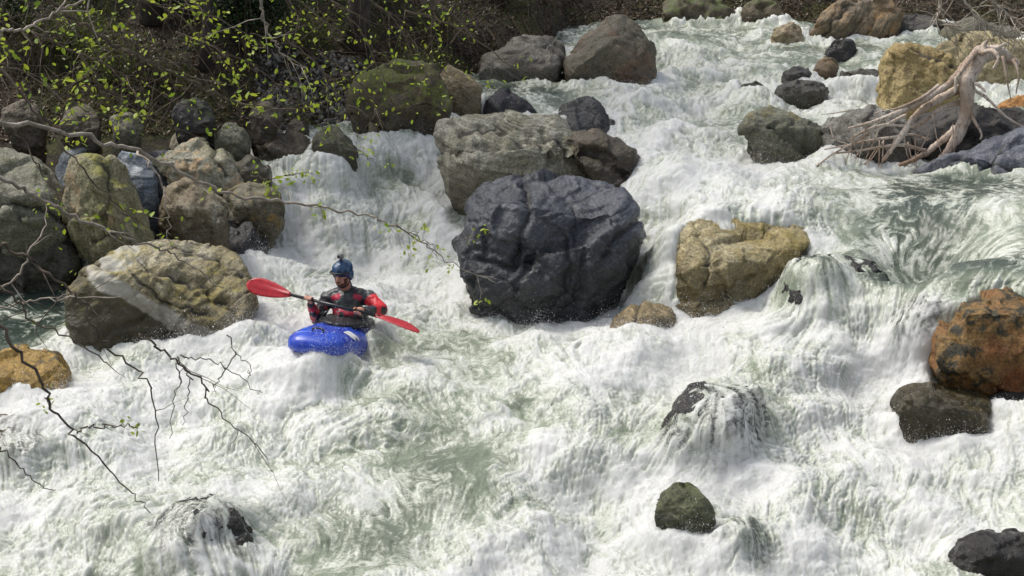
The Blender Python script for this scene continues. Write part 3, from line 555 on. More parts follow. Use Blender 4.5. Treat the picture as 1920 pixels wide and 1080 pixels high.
ZB2 = ZB + 1.15 * blur(hump, .26); ZW = np.maximum(ZB2, ZB + blur(hump, .06)); cm = cm & (HC > ZB2 - .12); ZW = .5 * ZW + .5 * blur(ZW, .06); ZW = np.maximum(ZW, np.where(cm, HC + .04, -9))
VEIL = blur(((HC > ZB2 - .03)).astype(np.float32), .09); VEIL = np.clip(VEIL * (1. + .9 * fbm2(XX / .35, YY / .35, 4, 33, .6)), 0, 1).astype(np.float32)
fp_ = HF < 8; hi = fp_ & (HE > ZW + .04); acc = hi.copy()
for k in range(1, 20): acc |= np.roll(hi, -k, 0) & fp_
HF = np.where(acc, HF, 9.); fm_ = acc.astype(np.float32); er = np.clip((blur(fm_, .05) - .5) * 2, 0, 1); ZF = np.where(HF < 8, np.minimum(HF, ZW), ZW); ZF = ZW * (1 - er) + ZF * er; ZW = (.3 * ZF + .7 * blur(ZF.astype(np.float32), .045)).astype(np.float32); ZW = np.maximum(ZW, np.where(cm, HC + .035, -9)).astype(np.float32)
ROCKM = (HE > ZW).astype(np.float32); near = blur(ROCKM, .14)
STILL = sst(.25, .1, FB)
FB = FB + .35 * np.clip(near * (1 - ROCKM) * 2, 0, 1) * (1 - STILL)
ZW = ZW + (.05 * np.clip(near * 2, 0, 1) * (1 - STILL)).astype(np.float32)
# flow: downhill, pushed round the boulders, with eddies
ZS = blur(ZW, .25); gyy, gxx = np.gradient(ZS, GS); RS = blur(ROCKM, .2); ry, rx = np.gradient(RS, GS)
def curl(L, s, t=0): 
    p = perlin2(XX / L, YY / L, s); a, b = np.gradient(p, GS); return a * L, -b * L
VX = -gxx * 2.0 - rx * .5; VY = -gyy * 2.0 - .55 - ry * .5
sp_ = np.hypot(VX, VY) + 1e-3; VX = VX / sp_ * np.minimum(sp_, 1.3); VY = VY / sp_ * np.minimum(sp_, 1.3)
VLX, VLY = VX.astype(np.float32), VY.astype(np.float32)
for L, a, s in ((1.5, .30, 1), (.7, .35, 2), (.35, .25, 3)):
    c = curl(L, s); VLX = VLX + c[0] * a; VLY = VLY + c[1] * a
VLX = blur(VLX, .1); VLY = blur(VLY, .1)
for L, a, s in ((1.5, .22, 1), (.7, .28, 2), (.35, .34, 3), (.17, .40, 4), (.09, .36, 5)):
    c = curl(L, s); VX = VX + c[0] * a; VY = VY + c[1] * a
VX = VX.astype(np.float32); VY = VY.astype(np.float32)
tx = np.concatenate([np.arange(-40, -14, 1.), np.arange(-14, 16, .12), np.arange(16, 60, 1.5)]); ty = np.concatenate([np.arange(-6, 8, .6), np.arange(8, 36, .12), np.arange(36, 90, 1.2)])
TX, TY = np.meshgrid(tx, ty); TZ = bank_z(TX, TY)
bed = samp(ZW, TX.ravel(), TY.ravel()).reshape(TX.shape) - .45
TZ = np.where(TY < 34, np.maximum(TZ, bed), TZ); TZ = np.where(TZ < bed - .5, bed - .2, TZ)
TZ = np.where(TY < 8.5, np.maximum(-1.2, 2.9 - .52 * np.clip(TY + 1, 0, None)) + .1 * fbm2(TX / 1.2, TY / 1.2, 3, 8), TZ)
t = NT('forest_floor'); P = t.n('TexCoord').outputs['Object']; a = t.noise(P, 1.1, 5, .65); b = t.noise(P, 9, 5, .7); c_ = t.noise(P, 40, 4, .7)
c = t.mix(t.rng(a, .4, .6), (.050, .034, .017), (.022, .022, .009)); c = t.mix(t.rng(b, .5, .62), c, (.085, .055, .028)); c = t.mix(t.rng(t.math('ADD', a, t.math('MULTIPLY', b, .3)), .66, .76), c, (.075, .075, .015))
c = t.mix(t.math('MULTIPLY', t.rng(c_, .3, .7), .5), c, (.02, .015, .01))
hb = t.n('Bump', {'Height': t.math('ADD', b, t.math('MULTIPLY', c_, .5)), 'Strength': 1., 'Distance': .08}).outputs[0]
m_ground = t.done(t.n('BsdfPrincipled', {'Base Color': c, 'Roughness': .9, 'Normal': hb}).outputs[0])
g_ = link('ground', np_mesh('ground', np.stack([TX, TY, TZ], -1).reshape(-1, 3), grid_faces(*TX.shape)), m_ground); tag(g_, kind='structure')

# ------------------------------------------------------------------ river water
th = np.concatenate([np.linspace(-.75, -.345, 90)[:-1], np.linspace(-.345, .345, 1180), np.linspace(.345, .75, 90)[1:]])
ys = [8.2]
while ys[-1] < 33.5: ys.append(ys[-1] + max(.0125, .00075 * ys[-1] ** 2 / 14))
ys = np.array(ys); AX, AY = np.meshgrid(th, ys); X0 = (AX * AY).ravel().astype(np.float32); Y0 = AY.ravel().astype(np.float32)
z = samp(ZW, X0, Y0); F = samp(FB, X0, Y0); ve = samp(VEIL, X0, Y0)
qx, qy = X0.copy(), Y0.copy(); dt = .026
for i in range(9):
    a = samp(VX, qx, qy); b = samp(VY, qx, qy); qx = qx - a * dt; qy = qy - b * dt
qx2, qy2 = qx.copy(), qy.copy()
for i in range(5):
    a = samp(VX, qx2, qy2); b = samp(VY, qx2, qy2); qx2 = qx2 - a * dt; qy2 = qy2 - b * dt
ZSf = lambda a, b: samp(ZS, a, b)
qy = qy + 0.75 * ZSf(qx, qy); qy2 = qy2 + 0.75 * ZSf(qx2, qy2); Ya = Y0 + 1.0 * z
for L, a, s in ():
    pass
lic = np.zeros(len(X0), np.float32); lic2 = lic.copy(); px_, py_ = X0.copy(), Y0.copy(); nst = 12
for i in range(nst):
    yy_ = py_ + 0.75 * ZSf(px_, py_); lic += perlin2(px_ / .030, yy_ / .030, 201); lic2 += perlin2(px_ / .075, yy_ / .075, 202)
    a = samp(VLX, px_, py_); b = samp(VLY, px_, py_); px_ = px_ - a * .028; py_ = py_ - b * .028
lic = lic / lic.std(); lic2 = lic2 / lic2.std(); steep = np.clip(samp(np.hypot(gxx, gyy).astype(np.float32), X0, Y0) / .6, 0, 1); lw = .35 + .65 * steep; fr = 1 - steep
n1 = fbm2(qx / .55, qy / .55, 5, 70, .6); n2 = rid2(qx2 / .28, qy2 / .28, 4, 90, .6); n3 = fbm2(qx2 / .12, qy2 / .12, 3, 95, .6)
n0 = fbm2(X0 / .9, Ya / 1.2, 3, 66); n4 = rid2(qx / .11 + .3 * n1, qy / .11, 4, 98, .65)
n5 = fbm2(X0 / .07, Ya / .07, 4, 140, .7)
ng_ = fbm2(qx / .16, qy / .16, 5, 150, .72)
foam = F - .05 - .10 * ve + .32 * n0 + .36 * n1 + .20 * (n2 - .72) + .10 * (n4 - .7) + .17 * ng_ + (.07 + .07 * fr) * n5 + (.060 * lic + .085 * lic2) * lw
turb = sst(.15, .8, F); calm = 1 - turb
bil = lambda L, s, o=4, g=.5: fbm2(qx / L, qy / L, o, s, g)
iso = lambda L, s, o=4, g=.5: fbm2(X0 / L, Ya / L, o, s, g)
kx, ky = pp(655,600,14.85)[:2]; qq = [(pp(620,655,13.75)),(pp(575,645,13.8)),(pp(583,615,14.5)),(pp(565,650,14.0)),(pp(600,668,13.85)),(pp(650,660,14.0)),(pp(700,630,14.5)),(pp(715,612,14.9))]
wash = sum(a_ * np.exp(-((X0 - p_[0]) ** 2 + (Y0 - p_[1]) ** 2) / .14 ** 2) for p_, a_ in zip(qq, (.09,.08,.06,.08,.10,.11,.12,.09))); foam = foam + 3 * wash
for p_, a_ in ((pp(598,658,13.62), .13), (pp(655,655,13.85), .11), (pp(545,640,13.9), .08)): wash = wash + a_ * np.exp(-((X0 - p_[0]) ** 2 + (Y0 - p_[1]) ** 2) / .2 ** 2)
h = turb * (.16 * iso(1.05, 31, 2) + .05 * iso(.42, 35, 3, .45) + .012 * (.5 - np.abs(iso(.19, 36, 3, .5))) + (.0035 + .0035 * fr) * iso(.055, 43, 4, .8) + (.0022 * lic + .0035 * lic2) * lw) + calm * (.016 * bil(.5, 47, 4) + .0018 * lic2)
h = h + .022 * sst(.35, .9, foam) * turb
far = sst(17., 24., Y0); h = h * (1 + .55 * far)
gzx = samp(np.clip(gxx, -1.5, 1.5).astype(np.float32), X0, Y0); gzy = samp(np.clip(gyy, -1.5, 1.5).astype(np.float32), X0, Y0)
hv = h * (1 - .6 * ve) + .012 * ve * (rid2(qx / .1, qy / .1, 3, 77) - .5)
nl = np.sqrt(1 + gzx ** 2 + gzy ** 2)
Vw = np.stack([X0 - gzx / nl * hv, Y0 - gzy / nl * hv, z + hv / nl], 1)
Vw[:, 2] += wash
me = np_mesh('water', Vw, grid_faces(*AX.shape))
attr(me, 'foam', foam); attr(me, 'veil', ve); attr(me, 'turb', turb); attr(me, 'lic', .5 + .16 * lic + .12 * lic2)
attr(me, 'flow', np.stack([qx2, qy2, z * .8], 1), 'FLOAT_VECTOR')
t = NT('water'); A = lambda n, k='Fac': t.n('Attribute', attribute_name=n).outputs[k]
fl = A('flow', 'Vector'); fo = A('foam'); vl = A('veil'); pos = t.n('TexCoord').outputs['Object']
f1 = t.noise(fl, 14, 6, .7, .6); f2 = t.noise(pos, 60, 5, .75)
fx = t.math('ADD', fo, t.math('ADD', t.math('MULTIPLY', t.math('SUBTRACT', f1, .5), .8), t.math('MULTIPLY', t.math('SUBTRACT', f2, .5), .8)))
white = t.rng(fx, .28, 1.18); aer = t.rng(fx, .05, .6)
wc = t.mix(aer, t.mix(t.rng(A('turb'), 0., .7), (.035, .05, .04), (.21, .24, .175)), (.45, .475, .39))
hb = t.n('Bump', {'Height': t.math('ADD', t.noise(fl, 22, 6, .7, .8), t.math('MULTIPLY', f2, .5)), 'Strength': .16, 'Distance': .04}).outputs[0]
wat = t.n('BsdfPrincipled', {'Base Color': wc, 'Roughness': .12, 'IOR': 1.33, 'Normal': hb})
foa = t.n('BsdfPrincipled', {'Base Color': (.88, .88, .845, 1), 'Roughness': .55, 'Specular IOR Level': .25, 'Normal': hb, 'Subsurface Weight': .7, 'Subsurface Radius': (1., .95, .9), 'Subsurface Scale': .10})
trn = t.n('BsdfTranslucent', {'Color': (.85, .88, .84, 1)}); fm = t.n('MixShader', {0: .28, 1: foa.outputs[0], 2: trn.outputs[0]})
mx = t.n('MixShader', {0: white, 1: wat.outputs[0], 2: fm.outputs[0]})
fil = t.math('ADD', t.math('MULTIPLY', A('lic'), .7), t.math('ADD', t.math('MULTIPLY', t.math('SUBTRACT', t.noise(fl, 7, 6, .75, .8), .42), 2.4), t.math('MULTIPLY', t.math('SUBTRACT', f2, .5), .5)))
op = t.math('SUBTRACT', 1., t.math('MULTIPLY', t.rng(vl, .05, .8), t.math('MULTIPLY', t.rng(fil, .85, .12), t.rng(fo, 1.4, .6, .5, .97))))
tr = t.n('MixShader', {0: .05, 1: t.n('BsdfTransparent', {'Color': (.93, .95, .93, 1)}).outputs[0], 2: t.n('BsdfGlossy', {'Color': (1, 1, 1, 1), 'Roughness': .25, 'Normal': hb}).outputs[0]})
m_water = t.done(t.n('MixShader', {0: op, 1: tr.outputs[0], 2: mx.outputs[0]}).outputs[0])
w_ = link('water', me, m_water); tag(w_, kind='structure')
def water_z(x, y): return float(samp(ZW, np.array([x], np.float32), np.array([y], np.float32))[0])

# ------------------------------------------------------------------ spray thrown up by the falls
def drops(n_all, zones):
    w = np.clip(foam - .75, 0, .6) * (.15 + np.clip(fbm2(X0 / .35, Ya / .35, 3, 120), 0, 1) ** 2) * turb; w = w * Y0 * .07
    u, v = proj(Vw); hgt = np.full(len(w), .035)
    for zu, zv, rad, wt, hh in zones:
        g = np.exp(-(((u - zu) / rad) ** 2 + ((v - zv) / rad) ** 2)); w = w + wt * g * .4 * np.clip(foam, .2, 1); hgt = np.maximum(hgt, hh * g)
    w[(u < -80) | (u > 2000) | (v > 1120)] = 0
    w = w / w.sum(); idx = rng.choice(len(w), n_all, p=w)
    P = Vw[idx] + rng.normal(size=(n_all, 3)) * np.array([.02, .02, .006]); clump = .3 + 1.4 * np.clip(fbm2(P[:, 0] / .12, P[:, 1] / .12, 2, 130) + .4, 0, 1)
    P[:, 2] += rng.exponential(1, n_all) * hgt[idx] * clump
    s = .0008 + rng.exponential(.0006, n_all) * (1 + (rng.random(n_all) < .06) * .8)
    O = np.array([(1, 0, 0), (0, 1, 0), (-1, 0, 0), (0, -1, 0), (0, 0, 1), (0, 0, -1)], np.float32)
    st = np.stack([s, s, s * rng.uniform(1, 2.2, n_all)], 1)
    V = P[:, None] + O[None] * st[:, None]; T = np.array([(0, 1, 4), (1, 2, 4), (2, 3, 4), (3, 0, 4), (1, 0, 5), (2, 1, 5), (3, 2, 5), (0, 3, 5)])
    return V.reshape(-1, 3), (T[None] + 6 * np.arange(n_all)[:, None, None]).reshape(-1, 3)
V, Fc = drops(190000, [(490,500,40,.6,.09),(520,440,50,.8,.12),(460,600,40,1.,.10),(640,655,60,2.2,.08),(590,662,40,2.0,.06),(700,640,45,1.,.08),(1150,560,45,1.3,.12),(1250,640,80,.6,.10),(1500,640,90,.6,.12),(1330,690,90,.8,.12),(1350,830,110,.5,.06),(1650,690,70,.8,.1),(1290,1030,50,1.,.06),(350,640,90,.9,.08),(120,750,50,1.,.07),(850,600,90,.6,.06),(1000,600,60,.8,.07),(1230,230,60,.6,.12),(1420,300,60,.6,.1),(1720,830,60,1.,.07),(1850,840,80,.5,.05),(330,930,90,.5,.05),(1280,900,90,.6,.08),(780,250,60,.3,.08),(1120,180,60,.3,.08),(1550,325,50,.5,.05)])
t = NT('spray_drops'); m_spray = t.done(t.n('MixShader', {0: .4, 1: t.n('BsdfPrincipled', {'Base Color': (.9, .9, .88, 1), 'Roughness': .2}).outputs[0], 2: t.n('BsdfTranslucent', {'Color': (.9, .9, .88, 1)}).outputs[0]}).outputs[0])
s_ = link('spray', np_mesh('spray', V, Fc, True), m_spray); tag(s_, kind='stuff')

# ------------------------------------------------------------------ kayak, paddle and paddler
t = NT('blue_plastic'); P = t.n('TexCoord').outputs['Object']; c = t.mix(t.rng(t.noise(P, 6, 4), .35, .65), (.008, .04, .40), (.016, .075, .52))
sc1 = t.noise(t.n('Mapping', {'Vector': P, 'Scale': (14, 1.2, 14), 'Rotation': (.1, .3, .5)}).outputs[0], 9, 5, .7); sc2 = t.noise(t.n('Mapping', {'Vector': P, 'Scale': (2, 16, 10), 'Rotation': (.3, 0, -.4)}).outputs[0], 7, 4, .7)
c = t.mix(t.math('MULTIPLY', t.rng(t.math('MAXIMUM', sc1, sc2), .66, .72), .55), c, (.35, .42, .62)); wetn = t.rng(t.noise(P, 28, 4, .7), .62, .70); c = t.mix(t.math('MULTIPLY', wetn, .5), c, (.45, .5, .6))
m_blue = t.done(t.n('BsdfPrincipled', {'Base Color': c, 'Roughness': t.rng(t.noise(P, 12, 4), .3, .7, .2, .42), 'Normal': t.n('Bump', {'Height': t.noise(P, 40, 3), 'Strength': .15, 'Distance': .01}).outputs[0]}).outputs[0])
m_black = mat_plain('black_rubber', (.012, .012, .014), .5); m_red = mat_plain('red_plastic', (.42, .014, .022), .3, var=.15)
m_white = mat_plain('white_print', (.65, .66, .66), .5); m_skin = mat_plain('skin', (.50, .24, .16), .5, var=.12, scale=30)
m_beard = mat_plain('beard_hair', (.09, .04, .02), .8); m_helmet = mat_plain('helmet_shell', (.015, .05, .12), .25, coat=.3)
m_neo = mat_plain('neoprene', (.02, .02, .022), .45); m_shaft = mat_plain('carbon_shaft', (.012, .012, .014), .3)
C0 = pp(653, 606, 14.85); HD = R(11); PT = R(11)
fw = Vector((-math.sin(HD) * math.cos(PT), -math.cos(HD) * math.cos(PT), math.sin(PT))).normalized(); rt = Vector((-math.cos(HD), math.sin(HD), .10)).normalized(); upv = rt.cross(fw).normalized(); rt = fw.cross(upv)
K = lambda s, x, zz: C0 + fw * s + rt * x + upv * zz        # kayak frame: forward, his right, up
kayak = empty('kayak', K(0, 0, -.3), label='blue plastic whitewater kayak with its blunt bow out of the foam', cat='kayak')
sec = np.array([(-1.25,.06,-.10,-.14),(-1.15,.16,-.06,-.18),(-.9,.25,-.02,-.24),(-.5,.31,.0,-.29),(0,.335,-.005,-.31),(.3,.335,.01,-.30),(.6,.315,.03,-.26),(.85,.285,.035,-.225),(1.0,.26,.02,-.20),(1.08,.225,-.005,-.18),(1.13,.17,-.04,-.15),(1.15,.08,-.075,-.115)])
ss = np.linspace(-1.25, 1.15, 64); ss = np.concatenate([ss[ss < 1.0], np.linspace(1.0, 1.15, 10)]); w_, d_, b_ = (np.interp(ss, sec[:, 0], sec[:, i]) for i in (1, 2, 3))
for q_ in (w_, d_, b_): q_[1:-6] = np.convolve(np.pad(q_, 3, 'edge'), np.ones(7) / 7, 'valid')[1:-6]
V = []; ns = 40
for s, w, d, b in zip(ss, w_, d_, b_):
    for k in range(ns):
        a = 2 * math.pi * k / ns; ca, sa = math.cos(a), math.sin(a); mid = b + (d - b) * .45
        x = w * math.copysign(abs(ca) ** .75, ca); zz = mid + (d - mid if sa > 0 else mid - b) * math.copysign(abs(sa) ** (.9 if sa > 0 else .55), sa)
        if sa > 0: zz += .018 * math.exp(-((abs(x) - .13) / .03) ** 2) * (s > .35) * (s < .95) - .02 * (1 - sa) * 0
        V.append(K(s, x, zz))
i = np.arange(len(ss) * ns).reshape(len(ss), ns); Fk = np.stack([i[:-1], np.roll(i, -1, 1)[:-1], np.roll(i, -1, 1)[1:], i[1:]], -1).reshape(-1, 4)
V += [K(-1.255, 0, -.12), K(1.152, 0, -.095)]; e0 = np.stack([i[0], np.full(ns, len(V) - 2), np.roll(i[0], -1), np.roll(i[0], -1)], 1); e1 = np.stack([i[-1], np.roll(i[-1], -1), np.full(ns, len(V) - 1), np.full(ns, len(V) - 1)], 1)
bm = bmesh.new(); bv = [bm.verts.new(p) for p in V]
for f in list(Fk) + list(e0) + list(e1):
    f = list(dict.fromkeys(int(q) for q in f)); bm.faces.new([bv[q] for q in f])
bmesh.ops.recalc_face_normals(bm, faces=bm.faces); me = bpy.data.meshes.new('hull'); bm.to_mesh(me); bm.free(); child('hull', me, m_blue, kayak)
rim = [K(.05 + .40 * math.cos(a), .235 * math.sin(a), .035) for a in np.linspace(0, 2 * math.pi, 40)]
child('cockpit_rim', tubes_mesh([(rim, [.016] * 40)], 8), m_black, kayak)
child('grab_loop', tubes_mesh([(spline([K(.98, -.05, .01), K(.97, -.045, .05), K(.97, .045, .05), K(.98, .05, .01)], 5), [.009] * 16)], 8), m_black, kayak)
for x, sg in ((-.30, 1), (-.27, 1)):
    pass
# printed panels on the sides, 3 mm proud, cut from the hull's own section
def hull_patch(s0, s1, a0, a1, n=10, wob=.0):
    V = []
    for ii in range(n):
        s = s0 + (s1 - s0) * ii / (n - 1)
        w, d, b = (float(np.interp(s, ss, q)) for q in (w_, d_, b_)); mid = b + (d - b) * .45
        for jj in range(n):
            a = a0 + (a1 - a0) * jj / (n - 1) + wob * math.sin(ii * 1.3); ca, sa = math.cos(a), math.sin(a)
            V.append(K(s, (w + .004) * math.copysign(abs(ca) ** .75, ca), mid + ((d - mid) if sa > 0 else (mid - b)) * math.copysign(abs(sa) ** (.9 if sa > 0 else .55), sa) + .003))
    return np_mesh('patch', V, grid_faces(n, n))
child('side_print', hull_patch(.58, .74, R(112), R(150), wob=.12), m_white, kayak); child('side_print', hull_patch(.80, .90, R(20), R(50), wob=.10), m_white, kayak)

HR, HL = pp(579, 561, 14.62), pp(672, 584, 14.40)           # hands on the shaft
ax = (HL - HR).normalized(); PA = HR - ax * .62; PB = HL + ax * .60
paddle = empty('paddle', (HR + HL) / 2, label='kayak paddle with red blades and a black shaft held across the boat', cat='paddle')
child('shaft', tubes_mesh([([PA + ax * .36, PB - ax * .36], [.0155, .0155])], 12), m_shaft, paddle)
def blade(root_p, d, side, tw):
    """spoon blade: outline along d, curved about its width"""
    V = []; nl, nw = 22, 9; nrm = d.cross(side).normalized()
    prof = lambda t: .088 * (math.sin(math.pi * min(1, t * .62 + .05)) ** .8) * (1 if t < .72 else math.sqrt(max(0, 1 - ((t - .72) / .285) ** 2)))
    for layer in (1, -1):
        for ii in range(nl):
            t = ii / (nl - 1); w = max(.012, prof(t))
            for jj in range(nw):
                x = (jj / (nw - 1) - .5) * 2 * w; cur = .045 * t * t - .35 * x * x * 4 * .2; rb = .014 * math.exp(-(x / .012) ** 2) * (1 - t) ** .7
                V.append(root_p + d * (t * .47 + .03 * (x / .1) * t) + side * x + nrm * (cur + layer * (.004 + rb)))
    F1 = grid_faces(nl, nw); F2 = F1[:, ::-1] + nl * nw; i = np.arange(nl * nw).reshape(nl, nw); b = np.concatenate([i[0], i[1:, -1], i[-1, -2::-1], i[-2:0:-1, 0]]); b2 = np.roll(b, -1)
    return np_mesh('blade', V, np.concatenate([F1, F2, np.stack([b2, b, b + nl * nw, b2 + nl * nw], 1)]))
camd = (Vector((0, 0, CAMZ)) - PA).normalized(); sA = (Vector((.45, -.25, 1))).cross(ax).cross(ax).normalized()
s1 = ax.cross(camd).normalized(); child('blade', blade(PA + ax * .42, -ax, (s1 * .95 + camd * .25).normalized(), 0), m_red, paddle)
child('blade', blade(PB - ax * .42, ax, (s1 * .38 + camd * .92).normalized(), 0), m_red, paddle)

person = empty('person', K(-.05, 0, -.2), label='bearded kayaker in black and red dry top and dark blue helmet, holding the paddle', cat='person')
hc = pp(642, 513, 14.80); nb = pp(648, 544, 14.90); ch = pp(651, 575, 14.92); pe = K(-.08, 0, -.10); shR = pp(614, 560, 14.92); shL = pp(692, 558, 14.86)
elR = pp(594, 598, 14.86); elL = pp(715, 580, 14.72)
look = Vector((-.42, -.88, -.16)).normalized(); hr_ = Vector((0, 0, 1)).cross(look).normalized() * -1; hu = hr_.cross(look); hu = hu if hu.z > 0 else -hu
hq = Matrix((( -look.cross(hu)).normalized(), look, hu)).transposed().to_quaternion()
def HP(x, f, z_): return hc + hr_ * x + look * f + hu * z_
def wrist(H, el): return H + (el - H).normalized() * .085
def hand(H, el, flip):
    w = (wrist(H, el) - H); w = (w - ax * w.dot(ax)).normalized(); w = (w + Vector((0, .25, .35))).normalized(); w = (w - ax * w.dot(ax)).normalized(); q = ax.cross(w).normalized(); cp = []
    cp.append(('e', H + w * .036, (.043, .022, .030), Matrix((ax, w, q)).transposed().to_quaternion()))
    cp.append((H + w * .05, wrist(H, el), .024, .026))
    for k, (off, ln) in enumerate(((-.034, .85), (-.012, 1.), (.011, .95), (.032, .8))):
        prev = None
        for ang in (70, 20, -40, -100 * ln - 10):
            a = R(ang) if flip else R(180 - ang); p = H + ax * off * (1 if flip else -1) + (q * math.cos(a) + w * math.sin(a)) * .027
            if prev is not None: cp.append((prev, p, .0098, .0088))
            prev = p
    a0, a1 = R(110), R(200)
    pts = [H - ax * .04 * (1 if flip else -1) * -1 + (q * math.cos(a if flip else math.pi - a) + w * math.sin(a if flip else math.pi - a)) * .028 for a in (R(100), R(160), R(215))]
    cp += [(pts[0], pts[1], .0115, .0105), (pts[1], pts[2], .0105, .009)]
    return cp
wR, wL = wrist(HR, elR), wrist(HL, elL)
body = [('e', hc + hu * .02, (.076, .097, .098), hq), ('e', HP(0, .028, -.052), (.055, .062, .065), hq), (HP(0, .088, .0), HP(0, .112, -.032), .011, .016), (HP(-.03, .082, .022), HP(.03, .082, .022), .014, .014),
        ('e', HP(.076, -.005, -.01), (.012, .02, .03), hq), ('e', HP(-.076, -.005, -.01), (.012, .02, .03), hq), (HP(-.018, .09, -.068), HP(.018, .09, -.068), .010, .010),
        (HP(0, -.015, -.06), nb, .054, .058), (nb, ch, .07, .13), (ch, pe, .135, .14), (shR, shL, .06, .06), (shR, elR, .052, .042), (elR, wR, .042, .028), (shL, elL, .052, .042), (elL, wL, .042, .028),
        (pe, K(.55, .13, -.12), .085, .06), (pe, K(.55, -.13, -.12), .085, .06)] + hand(HR, elR, True) + hand(HL, elL, False)
child('body', blob(body, .0065, 1), m_skin, person)
# dry top: one shell with wrinkles; red panels are part of the cloth
def cloth(caps, vox, name, mat, redf=None, wr=.010, sm=2):
    me = blob(caps, vox, sm); V = co_of(me).astype(np.float64); N = no_of(me)
    V = V + N * (wr * (rid2(V[:, 0] / .07 + V[:, 2] / .05, V[:, 2] / .16 - V[:, 0] / .1, 3, 200) - .6) + .004 * perlin3(V / .03, 4))[:, None]
    me.vertices.foreach_set('co', V.astype(np.float32).ravel()); me.update()
    if redf is not None: attr(me, 'red', redf(V)); 
    return child(name, me, mat, person)
def seg_t(V, a, b):
    a = np.array(a); b = np.array(b); d = b - a; t = ((V - a) @ d) / (d @ d); q = a + np.clip(t, 0, 1)[:, None] * d; return t, np.linalg.norm(V - q, axis=1)
def redf(V):
    m = np.zeros(len(V)); tt, dd = seg_t(V, shL, elL); te, de = seg_t(V, elL, wL); n = perlin3(V / .06, 9)
    m = np.maximum(m, (dd < .085) * (tt > .15) * (n > -.3)); m = np.maximum(m, (de < .075) * (te < .5) * (te > -.4) * (n > -.35))
    tt, dd = seg_t(V, shR, elR); te, de = seg_t(V, elR, wR); m = np.maximum(m, (de < .08) * (te > .1) * (te < .95) * (n > -.1)); m = np.maximum(m, (dd < .08) * (tt > .35) * (n > .05)); return m
def mat_cloth(name, dark, red, n0):
    t = NT(name); o = t.n('TexCoord').outputs['Object']; n = t.noise(o, 14, 4, .6); c = t.mix(t.rng(n, .45, .6), dark, tuple(x * 2.6 + .01 for x in dark)); c = t.mix(t.rng(t.noise(o, 30, 3), .66, .72), c, (.28, .28, .27))
    c = t.mix(t.rng(t.n('Attribute', attribute_name='red').outputs['Fac'], .3, .7), c, red)
    b = t.n('Bump', {'Height': t.noise(o, 30, 4), 'Strength': .4, 'Distance': .01}).outputs[0]
    return t.done(t.n('BsdfPrincipled', {'Base Color': c, 'Roughness': .45, 'Normal': b}).outputs[0])
m_top = mat_cloth('dry_top', (.018, .018, .02), (.62, .02, .03), 0)
cloth([(nb + Vector((0, 0, .03)), ch, .068, .15), (nb, shR, .062, .07), (nb, shL, .062, .07), (ch, pe, .15, .155), (shR, shL, .077, .077), (shR, elR, .070, .062), (elR, wR + (elR - wR) * .08, .062, .042), (shL, elL, .072, .066), (elL, wL + (elL - wL) * .08, .064, .044)], .011, 'dry_top', m_top, redf)
def redv(V):
    u, v = proj(V); m = (np.abs((v - 560) - .35 * np.abs(u - 650) + 10) < 5.5) * (np.abs(u - 650) > 12) * (np.abs(u - 650) < 40); m = m | ((v > 578) & (v < 592) & (perlin3(V / .035, 3) > -.05)); return m.astype(float)
cloth([(ch + Vector((0, -.03, .075)), ch + Vector((0, -.03, -.09)), .135, .15), (shR + (shL - shR) * .22 + Vector((0, -.02, .02)), ch, .066, .12), (shR + (shL - shR) * .78 + Vector((0, -.02, .02)), ch, .066, .12), (ch + Vector((-.05, -.15, -.03)), ch + Vector((.06, -.15, -.03)), .05, .05)], .011, 'buoyancy_vest', mat_cloth('vest_cloth', (.03, .035, .033), (.45, .02, .05), 1), redv, .006)
child('cuff', caps_mesh([(wR + (elR - wR) * .02, wR + (elR - wR) * .14, .036, .04)]), m_neo, person); child('cuff', caps_mesh([(wL + (elL - wL) * .02, wL + (elL - wL) * .14, .036, .04)]), m_neo, person)
child('neck_gasket', caps_mesh([(nb + Vector((0, 0, .055)), nb + Vector((0, 0, .02)), .063, .072)]), m_neo, person)
sk_ = [K(.08 + .36 * math.cos(a) * r_, .21 * math.sin(a) * r_, .05 + .05 * (1 - r_)) for r_ in (1.05, .8, .5, .2) for a in np.linspace(0, 2 * math.pi, 25)[:-1]]
child('spray_skirt', remesh(caps_mesh([('e', K(.08, 0, .03), (.23, .40, .045), Matrix((rt, fw, upv)).transposed().to_quaternion()), (K(-.05, 0, .03), ch + Vector((0, 0, -.12)), .19, .15)]), .012, 3), m_neo, person)
child('beard', blob([('e', HP(0, .040, -.083), (.052, .052, .040), hq), ('e', HP(.045, .03, -.05), (.016, .03, .045), hq), ('e', HP(-.045, .03, -.05), (.016, .03, .045), hq), (HP(-.022, .098, -.055), HP(.022, .098, -.055), .008, .008)], .006, 1), m_beard, person)
for x in (-.03, .03): child('eye', caps_mesh([('e', HP(x, .090, .004), (.009, .004, .004), hq)]), mat_plain('eye', (.05, .035, .03), .2), person); child('eyebrow', caps_mesh([(HP(x - .015, .094, .020), HP(x + .015, .094, .020), .005, .005)]), m_beard, person)
hm = blob([('e', hc + hu * .045 - look * .012, (.101, .122, .092), hq), ('e', HP(.085, -.015, -.01), (.022, .05, .055), hq), ('e', HP(-.085, -.015, -.01), (.022, .05, .055), hq), ('e', HP(0, -.07, -.005), (.085, .05, .06), hq)], .007, 3); helm = child('helmet', hm, m_helmet, person)
def sub(name, me, mat, par):
    me.transform(Matrix.Translation(-Vector(person.location))); me.shade_smooth(); return link(name, me, mat, par)
sub('visor', tubes_mesh([(spline([HP(-.095, .03, .03), HP(-.07, .095, .045), HP(0, .125, .05), HP(.07, .095, .045), HP(.095, .03, .03)], 5), [.010] * 21)], 8), m_black, helm)
